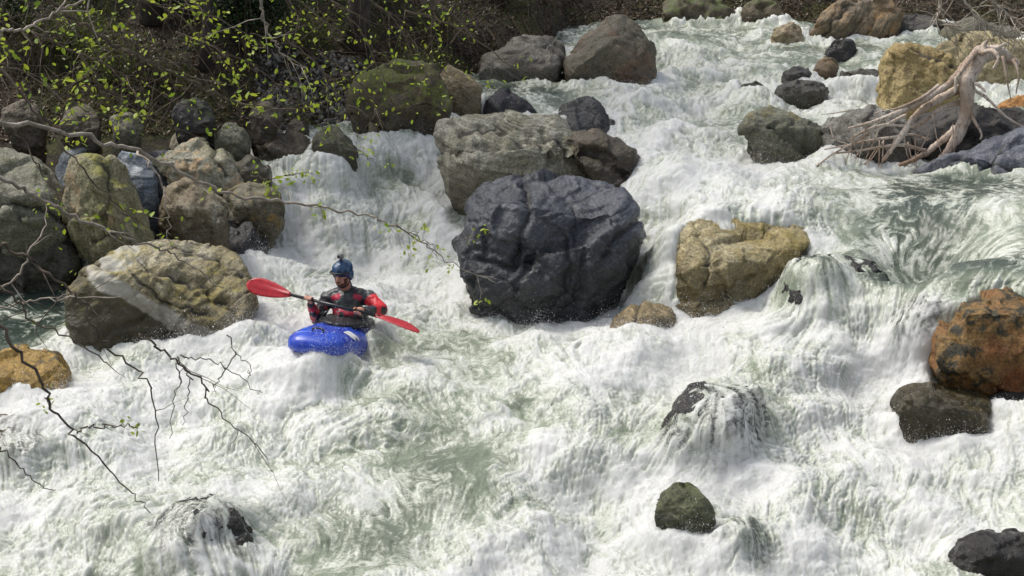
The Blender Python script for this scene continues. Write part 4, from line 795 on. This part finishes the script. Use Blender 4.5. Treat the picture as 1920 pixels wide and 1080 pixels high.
sub('chin_strap', tubes_mesh([(spline([HP(-.09, .0, -.04), HP(-.06, .03, -.10), HP(0, .05, -.128), HP(.06, .03, -.10), HP(.09, .0, -.04)], 5), [.007] * 21)], 6), m_black, helm)
cbase = hc + hu * .135 - look * .005
camr = empty('action_camera', cbase, label='small grey action camera mounted on top of the dark blue helmet', cat='camera')
def box_mesh(c, s, q=None, bev=.15):
    bm = bmesh.new(); bmesh.ops.create_cube(bm, size=1); bmesh.ops.scale(bm, vec=s, verts=bm.verts); bmesh.ops.bevel(bm, geom=bm.edges[:], offset=min(s) * bev, segments=2, affect='EDGES')
    if q: bmesh.ops.rotate(bm, cent=(0, 0, 0), matrix=q.to_matrix(), verts=bm.verts)
    bmesh.ops.translate(bm, vec=c, verts=bm.verts); me = bpy.data.meshes.new('b'); bm.to_mesh(me); bm.free(); return me
m_grey = mat_plain('grey_plastic', (.22, .22, .21), .4)
child('case', box_mesh(cbase + hu * .045, (.062, .034, .046), hq), m_grey, camr); child('mount', caps_mesh([(cbase - hu * .005, cbase + hu * .03, .017, .008)]), m_black, camr)
child('lens', caps_mesh([(cbase + hu * .05 + look * .012 + hr_ * .012, cbase + hu * .05 + look * .026 + hr_ * .012, .012, .011)]), m_black, camr)

# ------------------------------------------------------------------ bleached root stump
t = NT('bleached_wood'); P = t.n('TexCoord').outputs['Object']; a = t.noise(P, 3, 5, .6); b = t.noise(t.n('Mapping', {'Vector': P, 'Scale': (1, 1, .3)}).outputs[0], 40, 5, .7)
z_ = t.n('SeparateXYZ', {0: t.n('NewGeometry').outputs['Position']}).outputs[2]
c = t.mix(t.rng(a, .4, .62), (.64, .54, .45), (.40, .29, .21)); c = t.mix(t.rng(b, .5, .68), c, (.10, .06, .04)); c = t.mix(t.rng(t.math('ADD', z_, t.math('MULTIPLY', a, .5)), 1.50, 1.22), c, (.24, .12, .06))
hb = t.n('Bump', {'Height': b, 'Strength': .8, 'Distance': .02}).outputs[0]; m_root = t.done(t.n('BsdfPrincipled', {'Base Color': c, 'Roughness': .8, 'Normal': hb}).outputs[0])
YR = 18.1
def rootm(P, r0, r1, wob=.13):
    pts = spline([pp(u, v, YR + dy) for u, v, dy in P], 7); n = len(pts)
    for k in range(1, n): pts[k] = pts[k] + Vector((random.gauss(0, 1), random.gauss(0, 1), random.gauss(0, 1))) * wob * (r0 + (r1 - r0) * k / n) * .5
    rr = [(r0 + (r1 - r0) * k / (n - 1)) * random.uniform(.85, 1.18) for k in range(n)]; return pts, rr
stump = empty('driftwood_stump', pp(1840, 160, YR + .5), label='bleached uprooted tree stump with long bare roots trailing into the water', cat='driftwood')
tr = caps_mesh([(pp(1905, 118, YR + .5), pp(1872, 98, YR + .35), .05, .09), (pp(1872, 98, YR + .35), pp(1838, 100, YR + .1), .09, .10), (pp(1838, 100, YR + .1), pp(1850, 78, YR + .1), .06, .03), (pp(1860, 95, YR + .2), pp(1885, 82, YR + .2), .05, .02), (pp(1838, 100, YR + .1), pp(1815, 150, YR - .1), .10, .09), (pp(1815, 150, YR - .1), pp(1812, 215, YR - .1), .09, .085), (pp(1812, 215, YR - .1), pp(1795, 260, YR - .15), .08, .07), (pp(1795, 260, YR - .15), pp(1755, 315, YR - .25), .065, .03), (pp(1835, 100, YR + .1), pp(1790, 150, YR - .1), .08, .06)])
me = remesh(tr, .02, 2); V = co_of(me).astype(np.float64); N = no_of(me); V += N * (.022 * (rid2(V[:, 0] / .05, V[:, 2] / .35, 3, 7) - .6) + .02 * perlin3(V / .15, 3))[:, None]; me.vertices.foreach_set('co', V.astype(np.float32).ravel()); me.update(); child('trunk', me, m_root, stump)
RT = [([(1815,130,0),(1775,160,-.1),(1720,195,-.2),(1665,218,-.3),(1625,232,-.35),(1590,240,-.4)],.045,.010),
 ([(1800,165,0),(1745,195,-.1),(1712,222,-.2),(1690,255,-.3),(1668,285,-.35),(1655,302,-.35)],.05,.016),
 ([(1805,190,0),(1760,205,-.1),(1720,235,-.2),(1650,235,-.3),(1590,262,-.4)],.03,.008),
 ([(1795,240,0),(1760,268,-.1),(1735,288,-.2),(1700,305,-.25),(1670,318,-.3)],.042,.016),
 ([(1795,250,-.1),(1780,280,-.2),(1762,300,-.3),(1738,326,-.35)],.05,.02),
 ([(1700,215,-.2),(1650,240,-.3),(1600,268,-.4),(1560,290,-.45),(1525,316,-.5)],.018,.006),
 ([(1690,255,-.3),(1640,262,-.3),(1590,272,-.4),(1545,280,-.45)],.016,.006),
 ([(1735,282,-.2),(1690,272,-.3),(1650,276,-.35),(1600,284,-.4),(1560,288,-.45)],.020,.008),
 ([(1740,262,-.1),(1710,252,-.2),(1690,258,-.3),(1660,280,-.3)],.014,.005),
 ([(1650,235,-.3),(1640,262,-.3),(1622,300,-.35)],.010,.004),([(1625,232,-.35),(1618,268,-.4),(1608,305,-.4)],.010,.004),([(1600,245,-.4),(1595,275,-.4),(1585,308,-.4)],.009,.004),
 ([(1820,165,-.05),(1845,180,-.15),(1862,195,-.2),(1885,218,-.2),(1920,240,-.2)],.020,.010),([(1812,150,-.1),(1835,160,-.2),(1848,172,-.25)],.022,.010),
 ([(1840,100,0),(1860,95,-.2),(1872,110,-.3),(1862,130,-.3)],.03,.012),([(1818,200,-.1),(1826,225,-.2),(1840,250,-.25),(1838,262,-.25)],.022,.008),
 ([(1760,160,-.1),(1730,182,-.2),(1690,200,-.25),(1640,212,-.3)],.02,.007),([(1830,95,0),(1812,120,-.15),(1795,145,-.2),(1790,175,-.2)],.03,.014),
 ([(1555,232,-.4),(1565,260,-.45),(1590,270,-.45)],.008,.004),([(1600,205,-.3),(1565,212,-.35),(1540,215,-.4)],.008,.003),([(1900,110,0),(1910,140,-.1),(1905,175,-.1)],.02,.006),([(1880,105,0),(1888,150,-.1),(1895,185,-.1)],.016,.005)]
for P, r0, r1 in RT: child('root', tubes_mesh([rootm(P, r0 * 1.1, r1 * 1.1)], 8), m_root, stump)
t_ = [rootm([(random.uniform(1600, 1790), random.uniform(215, 275), -.2)] + [(0, 0, 0)], .01, .01)] if False else []
for k in range(16):
    u = random.uniform(1590, 1790); v = 320 - (u - 1560) * .38 + random.uniform(-25, 25); du = random.uniform(-50, 25); dv = random.uniform(20, 70)
    t_.append(rootm([(u, v - 20, -.2), (u + du * .5, min(300, v + dv * .5), -.3), (u + du, min(316, v + dv), -.35)], .008, .003))
child('root_hairs', tubes_mesh(t_, 5), m_root, stump)['kind'] = 'stuff'

# ------------------------------------------------------------------ vegetation
def leaf_mat(name, a, b, tr=.5):
    t = NT(name); o = t.n('TexCoord').outputs['Object']; n = t.noise(o, 3.5, 2); c = t.mix(t.rng(t.math('ADD', n, t.math('MULTIPLY', t.n('Attribute', attribute_name='tone').outputs['Fac'], .5)), .45, 1.0), a, b)
    d = t.n('BsdfPrincipled', {'Base Color': c, 'Roughness': .45}); q = t.n('BsdfTranslucent', {'Color': c})
    return t.done(t.n('MixShader', {0: tr, 1: d.outputs[0], 2: q.outputs[0]}).outputs[0])
def leaves_mesh(P, size, flat=.5, narrow=.55):
    P = np.asarray(P, np.float32); n = len(P); d = rng.normal(size=(n, 3)); d[:, 2] -= .25; d /= np.linalg.norm(d, axis=1)[:, None]
    nr = rng.normal(size=(n, 3)) + np.array([0, 0, 1.2]) * flat * 2; sd = np.cross(d, nr); sd /= np.linalg.norm(sd, axis=1)[:, None]; nr = np.cross(sd, d)
    L = (size * rng.uniform(.6, 1.25, n))[:, None]; Wd = L * narrow * .5
    V = np.stack([P, P + d * L * .3 + sd * Wd * .9 + nr * L * .06, P + d * L * .7 + sd * Wd * .8 + nr * L * .06, P + d * L, P + d * L * .7 - sd * Wd * .8 + nr * L * .06, P + d * L * .3 - sd * Wd * .9 + nr * L * .06], 1)
    b = 6 * np.arange(n)[:, None]; F = np.stack([b + [0, 1, 2, 3], b + [0, 3, 4, 5]], 1).reshape(-1, 4)
    me = np_mesh('leaves', V.reshape(-1, 3), F, False); attr(me, 'tone', np.repeat(rng.random(n), 6)); return me
m_bark = mat_plain('twig_bark', (.10, .075, .05), .8, var=.4); m_barkp = mat_plain('pale_bark', (.34, .29, .23), .8, var=.35); m_barkd = mat_plain('dark_bark', (.045, .035, .027), .9, var=.4, bump=.6, scale=12)
m_leaf = leaf_mat('spring_leaf', (.20, .31, .02), (.38, .44, .04)); m_leafd = leaf_mat('dark_leaf', (.012, .028, .008), (.03, .06, .014), .25); m_leafo = leaf_mat('olive_leaf', (.06, .085, .012), (.13, .16, .02), .35)
m_crown = leaf_mat('canopy_leaf', (.04, .07, .012), (.08, .12, .02), .3)
NB = [0]
def branch(label, P, r0, r1, mat=m_bark, leaves=0, size=.045, twigs=0, tl=.35, group=None, lt0=.2, clus=.05, sag=-.1):
    """P: (u, v, y) points; twigs carry the leaves in small clusters"""
    pts = spline([pp(*p) for p in P], 6); n = len(pts)
    for k in range(1, n - 1): pts[k] = pts[k] + Vector((random.gauss(0, 1), random.gauss(0, 1), random.gauss(0, 1))) * .008
    rr = [r0 + (r1 - r0) * k / (n - 1) for k in range(n)]; lst = [(pts, rr)]; cl = []
    for k in range(twigs):
        i = int(n * random.uniform(lt0, .98)); b = pts[min(i, n - 1)]; dr = (pts[min(i + 1, n - 1)] - pts[max(i - 1, 0)]).normalized()
        d = (dr * random.uniform(.2, 1) + Vector((random.gauss(0, .6), random.gauss(0, .4), random.gauss(sag, .6)))).normalized(); L = tl * random.uniform(.4, 1.3); tp = [b]
        for q in range(4): d = (d + Vector((random.gauss(0, .22), random.gauss(0, .2), random.gauss(-.05, .22)))).normalized(); tp.append(tp[-1] + d * L / 4)
        lst.append((tp, [max(r1, rr[min(i, n - 1)] * .45) * (1 - .17 * q) for q in range(5)])); cl += tp[2:]
    if not cl: cl = pts[int(n * lt0):]
    root = empty('overhanging_branch', pts[0], label=label, cat='branch', group=group)
    child('stem', tubes_mesh(lst, 6), mat, root)
    if leaves:
        C_ = np.array([list(random.choice(cl)) for _ in range(max(1, leaves // 3))]); Pl = np.repeat(C_, 3, 0) + rng.normal(size=(len(C_) * 3, 3)) * clus
        child('leaves', leaves_mesh(Pl, size), m_leaf, root, False)
    return root
# thin near branches across the left of the picture
branch('long pale bare branch crossing above the tall pointed rock towards the blue-grey boulder', [(-60,215,7.6),(0,230,7.8),(100,243,8),(195,268,8.2),(260,285,8.4),(345,325,8.6),(430,365,8.8),(520,376,9),(600,388,9.1),(660,398,9.2),(720,415,9.3),(770,440,9.4),(810,468,9.5),(870,505,9.6),(935,532,9.7)], .013, .0025, m_barkp, 36, .035, 10, .22, lt0=.35, clus=.03)
branch('pale bare branch sloping down across the big mossy boulder', [(-50,315,7),(0,335,7.1),(60,365,7.2),(120,395,7.3),(180,425,7.4),(240,445,7.5),(300,465,7.6),(335,485,7.7),(420,540,7.8)], .012, .003, m_barkp, 10, .03, 5, .2, clus=.03)
branch('short forked twig hanging down before the striped rock', [(258,284,8.3),(285,310,8.2),(305,350,8.2),(312,390,8.1),(318,440,8.1)], .007, .0025, m_barkp, 6, .03, 3, .12)
branch('grey branch curving in at the top left corner', [(-60,48,8.6),(0,56,8.7),(45,54,8.8),(95,28,8.9),(150,4,9),(200,-20,9)], .009, .006, m_barkp, 24, .05, 6, .3)
branch('long grey-brown branch falling from the top left towards the left bank', [(75,-10,9),(140,35,9.1),(200,75,9.2),(260,105,9.4),(330,140,9.6),(400,170,9.8),(450,195,10),(545,207,10.2)], .012, .004, m_bark, 70, .05, 16, .4)
branch('pale drooping twig below the top edge above the left chute', [(488,-10,9.5),(492,20,9.5),(503,60,9.6),(520,88,9.6),(545,112,9.7),(575,130,9.8)], .009, .003, m_barkp, 34, .045, 8, .3)
branch('dark branch dropping from the left edge past the golden rock into the foam', [(-40,440,6.6),(0,458,6.6),(40,480,6.6),(90,515,6.6),(150,565,6.6),(200,645,6.6),(255,692,6.6),(285,732,6.6),(292,800,6.6),(297,902,6.6)], .009, .002, m_bark, 0, .03, 6, .2)
branch('dark branch with a tuft of leaves leaning over the bottom left foam', [(-10,600,6.2),(40,665,6.2),(85,730,6.2),(100,770,6.2),(145,815,6.2),(190,865,6.2),(245,920,6.2),(282,962,6.2)], .008, .002, m_bark, 9, .028, 3, .15, clus=.02)
branch('leafy side twig pointing right over the bottom left foam', [(145,812,6.2),(175,800,6.2),(205,800,6.2),(235,797,6.2),(262,798,6.2)], .004, .0016, m_bark, 12, .03, 2, .06, clus=.012, lt0=.6)
branch('forked dark twig hanging over the white water left of the kayak', [(262,625,6.8),(300,655,6.8),(345,690,6.8),(382,722,6.8),(392,752,6.8),(440,800,6.8),(502,860,6.8)], .006, .0018, m_bark, 0, .03, 5, .3, sag=-.8)
branch('thin twig spreading sideways below the big mossy boulder', [(338,665,6.8),(375,672,6.8),(420,688,6.8),(455,712,6.8),(492,737,6.8)], .0035, .0015, m_bark)
branch('thin vertical twig hanging below the big mossy boulder', [(332,668,6.8),(335,700,6.8),(328,750,6.8),(318,822,6.8)], .0035, .0015, m_bark)
branch('thin crooked twig hanging beside the vertical twig', [(345,690,6.8),(356,715,6.8),(350,760,6.8),(342,798,6.8)], .0035, .0015, m_bark)
branch('bent twig between the big mossy boulder and the kayak', [(425,628,6.8),(440,658,6.8),(468,690,6.8),(465,708,6.8)], .003, .0015, m_bark)
branch('fine twig crossing the bent twig left of the kayak', [(442,660,6.8),(415,700,6.8),(402,722,6.8),(396,740,6.8)], .003, .0014, m_bark)
branch('low twig reaching out over the green drowned rock', [(-30,820,6.2),(15,850,6.2),(45,885,6.2),(75,910,6.2),(105,918,6.2)], .004, .0015, m_bark)
branch('bare branch angling across the dark hollow at the left edge', [(-40,500,7),(30,560,7),(60,600,7),(140,640,7),(200,680,7)], .007, .003, m_bark, 6, .03, 6, .25)
branch('thin branch rising across the dark hollow under the grey boulder', [(-30,560,7.2),(30,520,7.2),(70,455,7.2),(90,400,7.3)], .006, .003, m_barkp, 9, .03, 4, .2)
branch('level pale twig beside the dark pool at the left edge', [(-40,575,7),(40,566,7),(120,560,7),(230,556,7)], .006, .0025, m_barkp, 0, .03, 3, .15)
branch('thin twig dropping from the long branch past the small pale rock', [(20,235,8),(60,290,8),(95,345,8),(130,400,8),(165,455,8)], .005, .002, m_bark, 9, .03, 4, .2)
branch('brown twig crossing the tall pointed rock', [(-20,95,8.4),(40,175,8.3),(85,235,8.3),(150,310,8.2),(210,375,8.2),(260,420,8.2)], .008, .0025, m_bark, 24, .04, 8, .25)
branch('leafy spray hanging beside the blue-grey boulder', [(740,422,9.3),(775,442,9.3),(800,452,9.3),(822,462,9.3)], .004, .0015, m_bark, 42, .032, 9, .13, clus=.02)
branch('sparse leafy twig in front of the blue-grey boulder', [(850,452,9.5),(880,448,9.5),(905,440,9.5),(922,436,9.5)], .003, .0015, m_bark, 12, .032, 4, .08, clus=.02)
branch('leafy spray over the head of the left chute', [(470,330,9),(510,335,9),(550,328,9),(592,318,9)], .004, .0015, m_bark, 54, .036, 9, .16, clus=.025)
branch('little leafy twig over the middle of the left chute', [(655,270,9.6),(680,290,9.6),(700,302,9.6),(712,318,9.6)], .003, .0015, m_bark, 12, .034, 4, .08, clus=.02)
for i, (lab, u0, v0, u1, v1, y) in enumerate([
 ('leafy branch hanging over the mossy brown mound', 560,-40,735,190,12.5),('leafy branch above the tan and yellow rock', 640,-40,800,110,12.8),('leafy branch tip before the grey flat-topped boulder', 760,20,985,145,12.6),
 ('leafy spring branch in the top left corner', -60,-20,130,40,9.5),('leafy spring branch along the left edge above the rocks', -60,120,170,215,9.8),('leafy spring branch low over the left bank', 60,60,330,190,10.5),
 ('leafy spring branch before the dark evergreen shrub', 300,-30,500,90,10.8),('leafy spring branch drooping under the dark evergreen shrub', 330,60,560,195,11.4),('leafy spring branch between the trunks', 230,-20,420,120,11),
 ('leafy spring branch at the top right of the dark evergreen shrub', 480,-40,640,80,11.6),('leafy twig trailing over the brown block', 520,60,655,215,12),('leafy branch reaching from the top above the peaked brown boulder', 700,-50,870,50,12.8),
 ('leafy spring twig over the small peaked grey-green rock', 150,100,300,235,10.6),('small leafy branch over the gravel bar', 600,100,720,235,12.4)]):
    mu, mv = (u0 + u1) / 2 + random.uniform(-30, 30), (v0 + v1) / 2 + random.uniform(-30, 10)
    branch(lab, [(u0, v0, y), (mu, mv, y + .2), (u1, v1, y + .4)], .009, .003, m_bark, 84 if u1 < 640 else 54, .042, 16, .42, lt0=.05, clus=.05, group='leafy branches over the left bank')
for i, (lab, P) in enumerate([('looping bare pale branch at the top edge above the flat yellow rock', [(1765,-20,19.5),(1762,15,19.5),(1758,35,19.4),(1770,48,19.4),(1790,50,19.4)]),('bare branch slanting behind the root stump', [(1850,-10,19.8),(1880,20,19.8),(1930,60,19.7)]),('bare tangled branch over the far right bank', [(1800,-10,19.9),(1840,40,19.8),(1900,70,19.8)])]):
    branch(lab, P, .02, .008, m_barkp, 0, .04, 22, .6)

# trees and shrubs on the left bank
def ground_z(x, y): return float(bank_z(np.array([x]), np.array([y]))[0])
def tree(label, u, v, y, rad, hgt, lean, crown_r, nl=420):
    b = pp(u, v, y); b.z = ground_z(b.x, b.y) - .05
    root = empty('tree', b, label=label, cat='tree', group='trees on the left bank'); pts = [b + Vector((lean * t * t * hgt + .06 * math.sin(t * 7 + u), .1 * math.sin(t * 5), hgt * t)) for t in np.linspace(0, 1, 14)]
    rr = [rad * (1.5 - .5 * min(1, i / 2)) * (1 - .055 * i) for i in range(14)]; lst = [(pts, rr)]; tips = []
    for k in range(12):
        i = random.randint(6, 13); a = random.uniform(0, 6.28); d = Vector((math.cos(a), math.sin(a), random.uniform(.1, .6))).normalized(); L = crown_r * random.uniform(.6, 1); q = [pts[i] + d * L * t + Vector((0, 0, -.2 * t * t)) for t in (0, .35, .7, 1)]
        lst.append((q, [rad * .35, rad * .22, rad * .12, rad * .05])); tips += q[1:]
    child('trunk', tubes_mesh(lst, 9), m_barkd, root)
    C_ = np.array([list(random.choice(tips)) for _ in range(nl)]); child('crown', leaves_mesh(C_ + rng.normal(size=(nl, 3)) * .45, .26), m_crown, root, False)
for i, a in enumerate([('tree with a grey lichened trunk behind the mossy brown mound', 672,120,21.2,.13,6.5,.03,2.6),('dark leaning tree left of the dark evergreen shrub', 300,150,21,.11,6.5,-.05,2.6),('thin dark tree behind the small peaked rock', 395,190,20,.06,6,.06,2.2),('dark thick tree near the left edge of the bank', 110,120,22,.17,7,.02,2.8),('dark tree further up the left bank', 520,40,23.5,.14,7,.0,2.8),('slim tree on the bank above the grey flat-topped boulder', 905,40,25,.08,7,.04,2.6)]): tree(*a)
def shrub(label, u, v, y, rx, rz, nst, nl, mat, size, barkm=m_bark, name='shrub', spread=1.):
    b = pp(u, v, y); b.z = ground_z(b.x, b.y) - .05; root = empty(name, b, label=label, cat='shrub', group='shrubs on the banks'); lst = []; tips = []
    for k in range(nst):
        a = random.uniform(0, 6.28); r_ = random.uniform(.2, 1); e = b + Vector((math.cos(a) * rx * r_ * spread, math.sin(a) * rx * r_ * .6, rz * random.uniform(.5, 1))); m_ = b.lerp(e, .5) + Vector((random.gauss(0, .08), random.gauss(0, .08), rz * .18))
        q = spline([b + Vector((random.gauss(0, .08), random.gauss(0, .08), 0)), m_, e], 4); lst.append((q, [.010 - .0008 * i for i in range(len(q))])); tips += q[3:]
        for z in range(2):
            s = random.choice(q[3:]); e2 = s + Vector((random.gauss(0, .2), random.gauss(0, .15), random.gauss(.02, .2))); lst.append(([s, (s + e2) / 2 + Vector((0, 0, .03)), e2], [.005, .004, .002])); tips += [e2, (s + e2) / 2]
    child('stems', tubes_mesh(lst, 5), barkm, root)
    if nl:
        C_ = np.array([list(random.choice(tips)) for _ in range(nl)]); child('leaves', leaves_mesh(C_ + rng.normal(size=(nl, 3)) * .09, size), mat, root, False)
SH = [('dark evergreen shrub spreading under the trees', 470,200,20.6,.85,1.15,30,9000,m_leafd,.045),('yellow-green shrub with thin leaves left of the dark evergreen shrub', 200,225,19.6,.6,.7,16,900,m_leafo,.045),
 ('brown leafless bush at the left edge of the bank', 60,225,19.8,.8,.8,34,120,m_leafo,.04),('scrubby bare bush on the bank behind the pile of rocks', 290,225,19.6,.6,.6,30,260,m_leafo,.04),('mossy olive bush behind the brown mound', 760,130,21,.7,.6,24,1500,m_leafo,.04),
 ('brown twiggy bush right of the grey tree trunk', 840,90,22.6,.8,.6,34,300,m_leafo,.04),('olive bush on the bank above the tan rock', 930,60,24.5,.9,.6,26,700,m_leafo,.045),('dry brown bush left of the peaked brown boulder', 1020,45,25.5,.7,.5,28,160,m_leafo,.045),
 ('dark green bush above the grey tree trunk', 600,60,22.4,.8,.8,24,1800,m_leafd,.05),('sparse bush beside the thick dark tree', 150,130,21.4,.8,.8,26,600,m_leafo,.05),('low leafy bush at the water edge beside the gravel bar', 560,222,19.5,.4,.35,14,300,m_leafo,.04),
 ('dry bush on the far bank behind the peaked brown boulder', 1240,10,29,.8,.6,24,260,m_leafo,.05),('olive bush on the far bank above the rapids', 1400,5,29,.9,.6,24,500,m_leafo,.05),('dark bush on the far bank left of the slanting slab', 1500,10,28.5,.7,.6,22,500,m_leafd,.05),
 ('red-brown bush at the right edge beside the root stump', 1915,170,18.9,.35,.75,40,60,m_leafo,.03),('tangled bare bush on the right bank above the flat yellow rock', 1850,60,20.5,.7,.7,44,40,m_leafo,.04),('dark bare bush on the bank right of the slanting slab', 1720,30,23.5,.8,.6,34,120,m_leafd,.04)]
SH += [('dense dark bush low on the bank at the left edge',20,150,20.4,.8,.8,26,2600,m_leafd,.045),('mossy green bush under the thick dark tree',140,190,20.2,.7,.6,24,1600,m_leafo,.04),('dark bush between the leaning tree and the dark evergreen shrub',350,160,21.2,.7,.9,26,2600,m_leafd,.045),
 ('dark bush against the grey tree trunk',690,40,22.6,.8,.8,26,2600,m_leafd,.045),('low mossy bush above the squat green-brown rock',590,160,20.8,.6,.5,20,1300,m_leafo,.035),('dark bush high on the bank over the mossy brown mound',800,20,24,.9,.8,26,2400,m_leafd,.05),('dark bush at the top left corner of the bank',80,20,22.5,1.,1.,26,2800,m_leafd,.05),('dark bush above the gravel bar under the trees',420,60,22.8,1.,1.,26,2800,m_leafd,.05)]
m_redb = mat_plain('red_twigs', (.22, .055, .03), .8)
for a in SH: shrub(*a, barkm=m_redb if 'red-brown' in a[0] else m_bark)
# leaf litter and fallen sticks; gravel bar
def scatter(n, u0, u1, v0, v1, f):
    out = []
    while len(out) < n:
        x = random.uniform(-9, 12); y = random.uniform(18.5, 33); yl = np.interp(x, BLx, BLy)
        if y < yl + .05: continue
        z = ground_z(x, y); out.append((x, y, z))
    return np.array(out)
PX = rng.uniform(-9, 12, 60000); PY = np.interp(PX, BLx, BLy) + .05 + rng.exponential(2.2, 60000); PZ = bank_z(PX, PY)
m_lit = leaf_mat('dry_leaf', (.045, .03, .014), (.13, .085, .04), .1)
lit = link('leaf_litter', leaves_mesh(np.stack([PX, PY, PZ + .015], 1), .05, 1.6), m_lit); tag(lit, kind='stuff')
lst = []
for k in range(450):
    x = random.uniform(-9, 11); y = float(np.interp(x, BLx, BLy)) + .1 + random.expovariate(.5); z = ground_z(x, y) + .03; a = random.uniform(0, 3.14); L = random.uniform(.15, .6); e = Vector((x + math.cos(a) * L, y + math.sin(a) * L, 0)); e.z = ground_z(e.x, e.y) + random.uniform(.02, .3)
    lst.append(([Vector((x, y, z)), (Vector((x, y, z)) + e) / 2 + Vector((0, 0, .04)), e], [.008, .006, .003]))
stk = link('undergrowth', tubes_mesh(lst, 4), m_bark); tag(stk, kind='stuff')
ng = 2400; GU = rng.uniform(480, 870, ng); GV = rng.uniform(196, 238, ng); gv = []
IC = np.array([list(v) for v in ICO], np.float32)
_b = bmesh.new(); bmesh.ops.create_icosphere(_b, subdivisions=2, radius=1); _b.verts.ensure_lookup_table(); IF = np.array([[v.index for v in f.verts] for f in _b.faces]); _b.free()
Pg = []; 
for u, v in zip(GU, GV):
    p = pz(u, v, 1.22); h = ground_z(p.x, p.y); 
    Pg.append((p.x, p.y, h + .01))
Pg = np.array(Pg); S = rng.uniform(.012, .04, (ng, 1)) * rng.uniform(.6, 1.2, (ng, 3)); V = Pg[:, None] + IC[None] * S[:, None] * (1 + .2 * rng.normal(size=(ng, len(IC), 1)))
gm = np_mesh('gravel', V.reshape(-1, 3), (IF[None] + len(IC) * np.arange(ng)[:, None, None]).reshape(-1, 3)); attr(gm, 'tone', np.repeat(rng.random(ng), len(IC)))
t = NT('gravel_stones'); c = t.mix(t.rng(t.n('Attribute', attribute_name='tone').outputs['Fac'], .2, 1.), (.04, .036, .03), (.26, .24, .20)); m_gr = t.done(t.n('BsdfPrincipled', {'Base Color': c, 'Roughness': .6}).outputs[0])
tag(link('gravel', gm, m_gr), kind='stuff')
